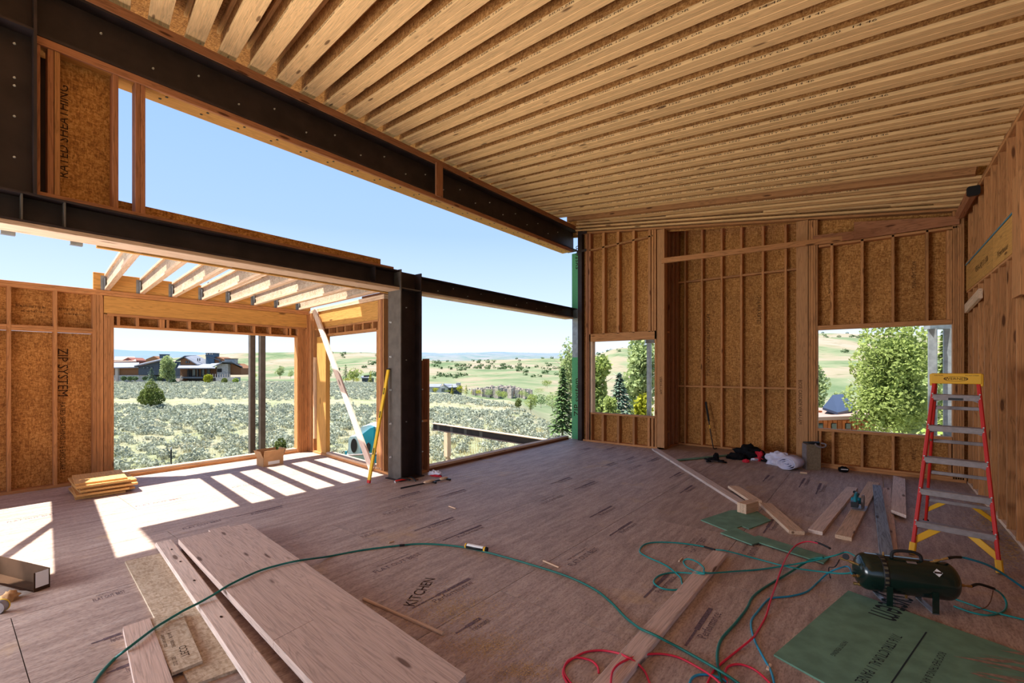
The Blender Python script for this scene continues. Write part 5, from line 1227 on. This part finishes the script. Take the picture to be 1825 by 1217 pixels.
def fitting(p, d, L, r=.009):
    bm = bmesh.new(); q = Vector(d).to_track_quat('Z', 'Y').to_matrix().to_4x4(); q.translation = Vector(p)
    bm_lathe(bm, [(r * .8, 0), (r * .8, L * .25), (r * 1.25, L * .28), (r * 1.25, L * .5), (r * .7, L * .52), (r * .7, L * .7), (r, L * .72), (r, L)], q, 12); return build('fitting', bm, 'brass', tk, None, False)
eL, eR = loc(0, .03, -HL - .075), loc(0, -.02, HL + .07)
fitting(loc(-.05, .055, -HL - .06), (-ax * .9 + Vector((0, 0, .25)) + bk_ * .1), .13); fitting(loc(-.06, -.02, -HL - .05), -ax - bk_ * .3, .07); fitting(loc(-.02, -.10, -HL - .03), -ax, .06, .012); fitting(loc(-.02, RT - .01, .14), (ax * .8 + Vector((0, 0, .35))), .12); fitting(loc(0, -.02, HL + .07), ax, .09); fitting(loc(0, RT - .01, -.13), (0, 0, 1), .035, .006); fitting(loc(-.03, -RT + .01, .0), (0, 0, -1), .03, .008)
bm = bmesh.new(); q = loc(-.055, .11, -HL - .15); bm_lathe(bm, [(.02, 0), (.022, .004), (.022, .014), (.02, .016)], Matrix.Translation(q) @ Matrix.Rotation(1.3, 4, 'X'), 16); build('gauge', bm, 'blackplastic', tk)
# ================================================================== HOSES
def hose(name, runs, r, mat, label, zdef=None):
    bm = bmesh.new()
    for run in runs:
        P = []
        for p in run:
            if isinstance(p, Vector): P.append(p); continue
            z = (p[2] if len(p) > 2 else 0) + r + .001
            P.append(g(p[0], p[1], z))
        bm_tube(bm, spline(P, 7), r, 8)
    o = build(name, bm, mat, None, None, True); return tag(o, label, 'hose')
def sleeve(parent, pts, r, mat='blackrubber', name='sleeve'):
    bm = bmesh.new(); bm_tube(bm, spline([p if isinstance(p, Vector) else g(p[0], p[1], (p[2] if len(p) > 2 else 0) + r) for p in pts], 5), r, 8); return build(name, bm, mat, parent, None, True)
h1 = hose('air_hose', [[(160, 1240), (168, 1217), (184, 1195), (205, 1173), (227, 1156, .045), (273, 1121, .045), (300, 1104, .04), (329, 1087, .06), (355, 1074, .062), (385, 1057, .085), (411, 1041, .108), (460, 1018, .108), (500, 1006, .108), (532, 999, .108), (560, 995, .05), (588, 991), (647, 980), (716, 971.5), (752, 969), (793, 971), (832, 976), (876, 986), (940, 1004), (1009, 1026), (1058, 1049), (1088, 1072), (1114, 1099), (1138, 1118, .03), (1150, 1124, .045), (1168, 1132, .045), (1185, 1141, .03), (1214, 1156), (1279, 1193, .015), (1314, 1216), (1345, 1240)]], .0085, 'greenhose', 'long dark green air hose sweeping across the whole floor over the wide plank')
sleeve(h1, [(712, 972, .0), (721, 971, .0)], .0115, name='tape_wrap')
tl = loc(-.05, .055, -HL - .06); tl2 = loc(-.06, -.02, -HL - .11)
h2 = hose('air_hose', [[loc(.04, .07, -HL - .03), g(1510, 984, .2), (1491, 989, .16), (1467, 995, .11), (1440, 1001, .07), (1394, 1009, .02), (1350, 1015), (1310, 1018, .012), (1268, 1021, .042), (1255, 1019, .044), (1254, 1011, .044), (1240, 1000, .044), (1225, 996, .025), (1218, 1001), (1224, 1010), (1240, 1018, .03), (1256, 1022, .05), (1240, 1022, .03), (1203, 1020), (1176, 1025), (1165, 1037), (1179, 1048), (1202, 1051), (1216, 1047), (1215, 1037), (1211, 1027), (1186, 1007), (1153, 992), (1140, 982), (1149, 970), (1173, 966), (1215, 968), (1255, 974), (1274, 979, .01), (1296, 982, .02), (1350, 996), (1409, 1011, .02), (1467, 1019, .035), (1500, 1022, .09), loc(.02, -.03, -HL - .07)]], .0065, 'tealhose', 'thin teal air hose curled in small loops over the long two-by-six')
sleeve(h2, [(1255, 974), (1265, 977), (1274, 979.5, .01)], .0095)
h3 = hose('air_hose', [[g(1467, 993, .13), (1449, 996, .08), (1431, 1005, .04), (1414, 1016, .01), (1384, 1034), (1355, 1052), (1340, 1066), (1331, 1084), (1311, 1110), (1287, 1137), (1279, 1160), (1279, 1184), (1284, 1210), (1288, 1235)]], .0085, 'greenhose', 'dark teal air hose falling from the tank cluster to the bottom edge')
h4 = hose('air_hose', [[tl2, g(1512, 1010, .12), (1497, 1012, .09), (1476, 1021, .04), (1458, 1037), (1438, 1054), (1409, 1062), (1379, 1065), (1368, 1069), (1350, 1090), (1340, 1104), (1339, 1119), (1346, 1143), (1361, 1172), (1375, 1198), (1383, 1235)], [(1228, 1235), (1230, 1215), (1236, 1206), (1248, 1202), (1267, 1203), (1285, 1209), (1300, 1220), (1310, 1240)]], .0065, 'bluehose', 'blue air hose winding from the left end of the tank to the bottom edge')
h5 = hose('air_hose', [[g(1476, 976, .16), (1465, 970, .13), (1453, 967, .11), (1438, 965, .08), (1420, 971, .05), (1406, 986, .04), (1394, 1010, .045), (1382, 1045, .02), (1373, 1071, .022), (1365, 1098), (1350, 1125), (1340, 1138, .02), (1317, 1157), (1287, 1181), (1270, 1198), (1254, 1235)],
    [(1067, 1199), (1065, 1188), (1053, 1177), (1029, 1171.6), (1012, 1178), (1005, 1194), (1011, 1209), (1030, 1232)], [(1016, 1226), (1004, 1203), (1007, 1186), (1020, 1174), (1044, 1162), (1073, 1159), (1102, 1164, .02), (1116, 1170, .042), (1130, 1178, .03), (1150, 1198), (1163, 1235)],
    [(1088, 1235, .045), (1089, 1212, .045), (1093, 1194, .045), (1108, 1180, .043), (1138, 1169, .02), (1173, 1165), (1208, 1171), (1243, 1188.6), (1273, 1208, .018), (1300, 1235)], [(1304, 1240), (1295, 1212), (1292, 1199), (1299, 1187), (1320, 1184), (1346, 1194), (1372, 1217), (1385, 1235)]], .0065, 'redhose', 'red air hose looping at the bottom edge and rising to the tank fittings')
sleeve(h5, [g(1453, 966, .118), g(1465, 970, .138), g(1479, 977, .168)], .0095)
ftr = loc(-.02, RT - .01, .14) + (ax * .8 + Vector((0, 0, .35))).normalized() * .12
h6 = hose('air_hose', [[ftr, g(1712, 993, .30), g(1731, 997, .29), (1761, 1007, .24), (1790, 1024, .16), (1825, 1048, .08), (1860, 1070, .02)]], .0085, 'bluehose', 'bright blue air hose leaving the top right of the tank for the right edge')
sleeve(h6, [ftr, ftr.lerp(g(1712, 993, .30), .5) + Vector((0, 0, .004)), g(1712, 993, .31)], .0105)
fre = loc(0, -.02, HL + .155)
h7 = hose('air_hose', [[fre, g(1745, 1041, .17), g(1772, 1050, .13), (1787, 1061, .06), (1794, 1077, .01), (1787, 1090), (1761, 1096), (1731, 1091), (1700, 1080)], [(1698, 1066), (1730, 1077), (1761, 1088), (1825, 1104), (1860, 1112)]], .0065, 'tealhose', 'teal air hose curling round behind the right end of the tank')
sleeve(h7, [fre, g(1745, 1041, .175), g(1772, 1049, .14)], .0095); sleeve(h7, [g(1770, 1052, .12), (1765, 1072, .03), (1755, 1083, .012), (1735, 1087, .012)], .003, 'darkwood', 'tie_cord')
cl = sleeve(None, [loc(-.05, .06, -HL - .19) + Vector((0, 0, .02)), loc(-.05, .02, -HL - .22), g(1477, 1012, .05), g(1480, 1030, .005)], .004, 'blackplastic', 'lanyard'); tag(cl, 'black cord dangling from the hose fittings left of the tank', 'cord')
# ================================================================== SMALL THINGS
# caulk tube
ca, cb_ = g(830, 972, .026), g(871, 980, .026); cd = (cb_ - ca).normalized(); ct = thing('caulk_tube', g(850, 984), 'black and white sealant tube lying against the green hose', 'tube')
q = cd.to_track_quat('Z', 'Y').to_matrix().to_4x4(); q.translation = ca; L = .235
bm = bmesh.new(); bm_lathe(bm, [(.024, .012), (.024, L)], q, 20); build('body', bm, 'blackplastic', ct, None, True)
bm = bmesh.new(); bm_lathe(bm, [(.0248, 0), (.0248, .012)], q, 20); build('end_cap', bm, 'yellow', ct); bm = bmesh.new(); bm_lathe(bm, [(.0246, L - .03), (.0246, L - .012)], q, 20); build('yellow_ring', bm, 'yellow', ct)
bm = bmesh.new(); bm_lathe(bm, [(.0243, L - .004), (.022, L + .006), (.010, L + .012)], q, 20); build('nozzle_end', bm, 'blackrubber', ct); bm = bmesh.new()
for k in range(9):
    a0, a1 = [math.pi * (.10 + .085 * (k + j)) for j in (0, 1)]; sd_ = Vector((0, 0, 1)).cross(cd).normalized()
    f_ = lambda a, s: ca + cd * s + sd_ * math.cos(a) * .0243 + Vector((0, 0, 1)) * math.sin(a) * .0243
    bm.faces.new([bm.verts.new(v) for v in (f_(a0, .02), f_(a0, L - .035), f_(a1, L - .035), f_(a1, .02))])
build('label', bm, 'paper', ct)
# offcut splinters
for a, b, w, lab in (((968, 999), (996, 1011), .014, 'short wood splinter below the sealant tube'), ((800, 902), (812, 906), .012, 'reddish splinter on the floor beyond the green hose'), ((1368, 1193), (1373, 1184), .016, 'tiny wood chip beside the blue hose near the bottom'), ((693, 967), (702, 964), .01, 'thin splinter beside the taped spot of the green hose'), ((1210, 1000), (1216, 994), .012, 'small pale chip left of the teal hose loop')):
    o = beam('wood_splinter', g(*a, .007), g(*b, .007), w, .012, 'pale', None); solo(o, lab, 'splinter')
o = beam('wood_block', g(1426, 842, .014), g(1438, 843, .014), .05, .026, 'pale'); solo(o, 'tiny pale wood block on the floor in front of the board offcut', 'block')
# leaning box board with a strap gun on top
bx = thing('board_offcut', g(1450, 836), 'upright grey-brown board offcut standing below the left jamb of the large window', 'board')
qa, qb = g(1438, 837), g(1463, 838); dd = (qb - qa).normalized(); nn_ = Vector((-dd.y, dd.x, 0)); hh = .44
bmx = bmesh.new(); mB = Matrix((dd, nn_, Vector((0, 0, 1)))).transposed().to_4x4(); mB.translation = qa; wl_ = (qb - qa).length
bm_box(bmx, 0, wl_, 0, .16, 0, hh, mB); build('face', bmx, 'concrete', bx); bmx = bmesh.new(); bm_box(bmx, -.014, -.001, -.004, .16, 0, hh, mB); build('metal_edge', bmx, 'alu', bx)
ht_ = thing('hand_tool', mB @ Vector((wl_ * .5, .05, hh)), 'black hand tool lying on the grey-brown board offcut', 'tool')
bmx = bmesh.new(); bm_tube(bmx, [mB @ Vector((-.05, .03, hh + .035)), mB @ Vector((.1, .03, hh + .03)), mB @ Vector((.2, .02, hh + .02))], [.012, .025, .035], 10); build('body', bmx, 'blackplastic', ht_, None, True)
bmx = bmesh.new(); bm_tube(bmx, spline([mB @ Vector((.12, -.02, hh + .02)), mB @ Vector((.17, -.025, hh - .03)), mB @ Vector((.26, -.025, hh - .035)), mB @ Vector((.29, -.01, hh + .01)), mB @ Vector((.22, 0, hh + .03))], 5), .013, 8); build('grip', bmx, 'alu', ht_, None, True)
cl_ = thing('tool_pouch', g(1503, 842), 'small black pouch on the floor below the large window', 'pouch')
bmx = bmesh.new(); bmesh.ops.create_icosphere(bmx, subdivisions=3, radius=1)
for v in bmx.verts: v.co = Vector((v.co.x * .075, v.co.y * .06, max(v.co.z, -.7) * .055 + .04)) * (1 + .18 * mnoise.noise(v.co * 2.2))
build('body', bmx, 'blackcloth', cl_, Matrix.Translation(g(1503, 841)), True); bmx = bmesh.new(); bm_box(bmx, -.05, .05, -.066, -.058, .05, .062); build('strap', bmx, 'paper', cl_, Matrix.Translation(g(1503, 841)) @ Matrix.Rotation(.3, 4, 'Z'))
# clothes heap, blanket roll, glove, pry bar in the recess
def lump(name, pos, sx_, sy_, sz_, rz, mat, parent, seed, amp=.3, fr=2.0, sub=4):
    b = bmesh.new(); bmesh.ops.create_icosphere(b, subdivisions=sub, radius=1)
    for v in b.verts:
        nz_ = mnoise.fractal(v.co * fr + Vector((seed, seed * 2.1, 0)), 1., 2., 4); w = v.co * (1 + amp * nz_); v.co = Vector((w.x * sx_, w.y * sy_, max(w.z, -.55) * sz_ + .55 * sz_))
    return build(name, b, mat, parent, Matrix.Translation(pos) @ Matrix.Rotation(rz, 4, 'Z'), True)
jk = thing('work_jacket', g(1345, 818), 'black and red work clothes heaped on the floor of the recess', 'clothes')
p = g(1338, 818); lump('cloth', g(1335, 817), .26, .17, .17, -.4, 'blackcloth', jk, 1, .4); lump('sleeve', g(1312, 818), .17, .09, .075, .1, 'blackcloth', jk, 2, .35); lump('trouser_leg', g(1366, 822), .27, .11, .085, -.5, 'blackcloth', jk, 3, .3); lump('red_lining', g(1352, 821), .09, .06, .13, -.3, 'redcloth', jk, 4, .35); lump('red_cuff', g(1329, 824), .06, .03, .04, 0, 'redcloth', jk, 5, .3)
bmx = bmesh.new(); bm_tube(bmx, spline([g(1340, 818, .2), g(1346, 818, .22), g(1350, 819, .17), g(1346, 820, .13), g(1340, 820, .15), g(1340, 818, .2)], 5), .016, 8); build('collar', bmx, 'whitecloth', jk, None, True)
rl = thing('blanket_roll', g(1400, 825), 'white cloth sheet rolled up on the floor beside the black clothes', 'cloth')
lump('fold', g(1391, 829), .25, .14, .15, -.3, 'whitecloth', rl, 7, .35, 2.5)
rc0 = g(1400, 838); rd = Vector((.3, .95, 0)).normalized(); rs = Vector((rd.y, -rd.x, 0)); bmx = bmesh.new(); N = 70
rows = []
for k in range(N + 1):
    a = k / N * 2 * math.pi * 3.4; rr = .02 + .155 * k / N; c = rc0 + rs * math.cos(a) * rr + Vector((0, 0, .115 + math.sin(a) * rr * .65))
    rows.append([bmx.verts.new(c - rd * .02 + Vector((0, 0, .004 * math.sin(k)))), bmx.verts.new(c + rd * .32)])
for p_, q_ in zip(rows, rows[1:]): bmx.faces.new((p_[0], q_[0], q_[1], p_[1]))
ro = build('roll', bmx, 'whitecloth', rl, None, True); sm = ro.modifiers.new('thickness', 'SOLIDIFY'); sm.thickness = .007
gl = thing('work_glove', g(1274, 821), 'black glove lying over the thin green strip', 'glove'); gz_ = .035
lump('palm', g(1272, 820, .03), .10, .07, .04, .3, 'blackcloth', gl, 9, .35); lump('cuff', g(1276, 817, .03), .05, .05, .07, .1, 'blackcloth', gl, 10, .3)
for k, (a, b) in enumerate((((1264, 820), (1256, 817)), ((1266, 822), (1259, 822)), ((1280, 821), (1290, 821)), ((1281, 822), (1295, 824)))):
    bmx = bmesh.new(); bm_tube(bmx, spline([g(*a, .03), g((a[0] + b[0]) / 2, (a[1] + b[1]) / 2, .04), g(*b, .014)], 4), [.016] * 8 + [.010], 8); build('finger', bmx, 'blackcloth', gl, None, True)
pbr = thing('pry_bar', g(1270, 799), 'slim black pry bar leaning on the stud wall of the recess', 'pry bar')
qb_ = g(1271, 798.5, .012); qt = Vector((px(1258, y=10.70)[0], 10.695, 1.02)); bmx = bmesh.new(); bm_tube(bmx, spline([g(1277, 799, .012), g(1273, 799.5, .012), qb_ + Vector((0, 0, .03)), qb_.lerp(qt, .3), qb_.lerp(qt, .6)], 6), .011, 8); build('shaft', bmx, 'blackplastic', pbr, None, True); beam('grip', qb_.lerp(qt, .58), qt, .04, .03, 'blackrubber', pbr, (0, 1, 0), .008); beam('yellow_band', qb_.lerp(qt, .42), qb_.lerp(qt, .50), .026, .026, 'yellow', pbr, (0, 1, 0), .005)
# circular saw on the board
sw0 = g(1532, 905, .04); sw = thing('circular_saw', sw0, 'teal cordless circular saw resting on the nail-marked board', 'saw')
sd2 = (g(1557, 859, .04) - g(1503, 955, .04)).normalized(); sn = Vector((-sd2.y, sd2.x, 0)); mS = Matrix((sd2, sn, Vector((0, 0, 1)))).transposed().to_4x4(); mS.translation = sw0 + Vector((0, 0, .0))
bmx = bmesh.new(); bm_box(bmx, -.13, .13, -.07, .07, .0, .004, mS); build('base_plate', bmx, 'alu', sw)
bmx = bmesh.new(); bm_lathe(bmx, [(.02, -.012), (.082, -.012), (.085, 0), (.082, .012), (.02, .012)], mS @ Matrix.Translation((.03, -.03, .075)) @ Matrix.Rotation(math.pi / 2, 4, 'X'), 28); build('blade_guard', bmx, 'alu', sw)
bmx = bmesh.new(); bm_lathe(bmx, [(.01, 0), (.04, 0), (.042, .02), (.038, .09), (.02, .10)], mS @ Matrix.Translation((.03, -.01, .08)) @ Matrix.Rotation(-math.pi / 2, 4, 'X'), 20); build('motor', bmx, 'teal', sw, None, True)
bmx = bmesh.new(); bm_tube(bmx, spline([mS @ Vector(v) for v in ((.06, .03, .13), (.0, .03, .175), (-.08, .03, .16), (-.13, .03, .10), (-.12, .03, .05), (-.04, .03, .04))], 5), .018, 10); build('handle', bmx, 'teal', sw, None, True)
bmx = bmesh.new(); bm_box(bmx, -.17, -.08, -.0, .07, .035, .10, mS); build('battery', bmx, 'blackplastic', sw)
bmx = bmesh.new(); bm_tube(bmx, [mS @ Vector((.10, .02, .14)), mS @ Vector((.14, .07, .16))], [.014, .018], 10); build('front_knob', bmx, 'blackrubber', sw, None, True)
# clamps by the column
def clamp(pos, rz, label, red):
    t = thing('hand_clamp', pos, label, 'clamp'); m = Matrix.Translation(pos) @ Matrix.Rotation(rz, 4, 'Z')
    f = lambda *v: m @ Vector(v); b = bmesh.new(); bm_tube(b, spline([f(-.10, 0, .03), f(-.02, .0, .035), f(.06, .02, .03), f(.12, .05, .02)], 4), .013, 8); build('handle', b, red, t, None, True)
    b = bmesh.new(); bm_tube(b, spline([f(-.08, .05, .02), f(-.02, .03, .05), f(.05, .0, .05), f(.13, -.02, .02)], 4), .012, 8); build('handle', b, 'blackplastic', t, None, True)
    b = bmesh.new(); bm_lathe(b, [(.018, 0), (.02, .006), (.018, .012)], m @ Matrix.Translation((-.11, .0, .012)) @ Matrix.Rotation(1.2, 4, 'Y'), 12); build('jaw_pad', b, 'paper', t); return t
clamp(g(716, 859), 1.2, 'red-handled hand clamp lying at the foot of the steel column', 'redpaint'); clamp(g(731, 857), .2, 'dark hand clamp right of the red one at the foot of the steel column', 'darkwood')
bt = thing('plastic_bag', g(775, 847), 'crumpled clear and red plastic wrapper by the sill right of the column', 'wrapper'); lump('film', g(776, 847), .11, .06, .05, .3, 'whitecloth', bt, 12, .5, 3.); lump('red_edge', g(777, 849), .10, .03, .018, .3, 'redcloth', bt, 13, .4, 3.)
ba, bb_ = g(714, 870, .015), g(796, 853, .015); bc = thing('bar_clamp', ba.lerp(bb_, .5) * 1., 'long bar clamp with pale wooden grips lying in front of the column', 'clamp'); bc.location.z
beam('bar', ba, bb_, .006, .02, 'blackplastic', bc); bd = (bb_ - ba).normalized(); bs = Vector((-bd.y, bd.x, 0))
for s, w_ in ((.60, .1), (.93, .075)):
    c = ba.lerp(bb_, s); b = bmesh.new(); bm_lathe(b, [(.008, -w_), (.022, -w_ * .7), (.026, 0), (.02, w_ * .7), (.012, w_)], (lambda q: q)(Matrix.Translation(c + Vector((0, 0, .014))) @ bd.to_track_quat('Z', 'Y').to_matrix().to_4x4()), 12); build('grip', b, 'pale', bc, None, True)
    beam('jaw', c + bd * .06, c + bd * .06 - bs * .09, .03, .028, 'blackplastic', bc)
# dark box and tape at the left edge
dkb = thing('cardboard_box', (-5.5, .45, 0), 'dark open carton lying on its side at the left edge', 'box')
e0, e1_ = Vector((-5.86, .22, 0)), g(60, 1056); ed = (e1_ - e0).normalized(); en = Vector((-ed.y, ed.x, 0)); mK = Matrix((ed, en, Vector((0, 0, 1)))).transposed().to_4x4(); mK.translation = e0; wk = (e1_ - e0).length
bmx = bmesh.new(); bm_box(bmx, 0, wk, .0, .10, 0, .004, mK); bm_box(bmx, 0, wk, .096, .10, .004, .155, mK); bm_box(bmx, 0, .004, 0, .1, .004, .15, mK); bm_box(bmx, wk - .004, wk, 0, .1, .004, .15, mK); build('body', bmx, 'carddark', dkb)
bmx = bmesh.new(); bm_box(bmx, wk + .001, wk + .003, .01, .09, .03, .15, mK); build('label', bmx, 'paper', dkb)
bmx = bmesh.new(); bm_box(bmx, wk * .02, wk * .98, -.09, 0, .004, .007, mK @ Matrix.Translation((0, 0, .005)) @ Matrix.Rotation(-.5, 4, 'X')); build('flap', bmx, 'carddark', dkb)
tpr = thing('tape_measure', g(4, 1088), 'grey and yellow tape roll cut off by the left edge', 'tape'); q = Matrix.Translation(g(-2, 1082, .045)) @ Matrix.Rotation(.9, 4, 'Z') @ Matrix.Rotation(math.pi / 2, 4, 'X')
bmx = bmesh.new(); bm_lathe(bmx, [(.02, -.028), (.042, -.028), (.044, .02), (.02, .02)], q, 24); build('body', bmx, 'alu', tpr); bmx = bmesh.new(); bm_lathe(bmx, [(.02, -.034), (.046, -.034), (.046, -.028), (.02, -.028)], q, 24); build('yellow_rim', bmx, 'lvlyellow', tpr)
cs = lump('crumpled_paper', g(17, 1070, .0), .045, .05, .045, 0, 'card', None, 21, .6, 2.5, 3); tag(cs, 'crumpled brown paper scrap in front of the dark carton', 'paper')
# sawdust and shavings swept about
def dust(label, spots_, size, seed):
    R_ = random.Random(seed); vs, fs = [], []
    for (u, v, su, sv, n) in spots_:
        for _ in range(n):
            c = g(R_.gauss(u, su), R_.gauss(v, sv), .0018); a = R_.uniform(0, 6.28); s_ = size * R_.uniform(.5, 1.4); i = len(vs); d1 = Vector((math.cos(a), math.sin(a), 0)) * s_; d2 = Vector((-math.sin(a), math.cos(a), 0)) * s_ * .4
            vs += [c - d1, c + d2 + Vector((0, 0, .0015)), c + d1, c - d2]; fs.append((i, i + 1, i + 2, i + 3))
    me = bpy.data.meshes.new('sawdust'); me.from_pydata(vs, [], fs); return tag(place('sawdust', me, 'sawdust'), label, 'sawdust', kind='stuff')
dust('fine pale sawdust spread on the floor right of the wide plank', [(800, 1085, 45, 16, 2200), (870, 1150, 40, 14, 1800), (930, 1195, 30, 10, 900), (840, 1075, 60, 30, 900)], .0045, 1)
dust('wood shavings along the foot of the right wall behind the ladder', [(1770, 925, 18, 14, 500), (1800, 975, 14, 18, 400), (1745, 890, 14, 8, 260)], .016, 2)
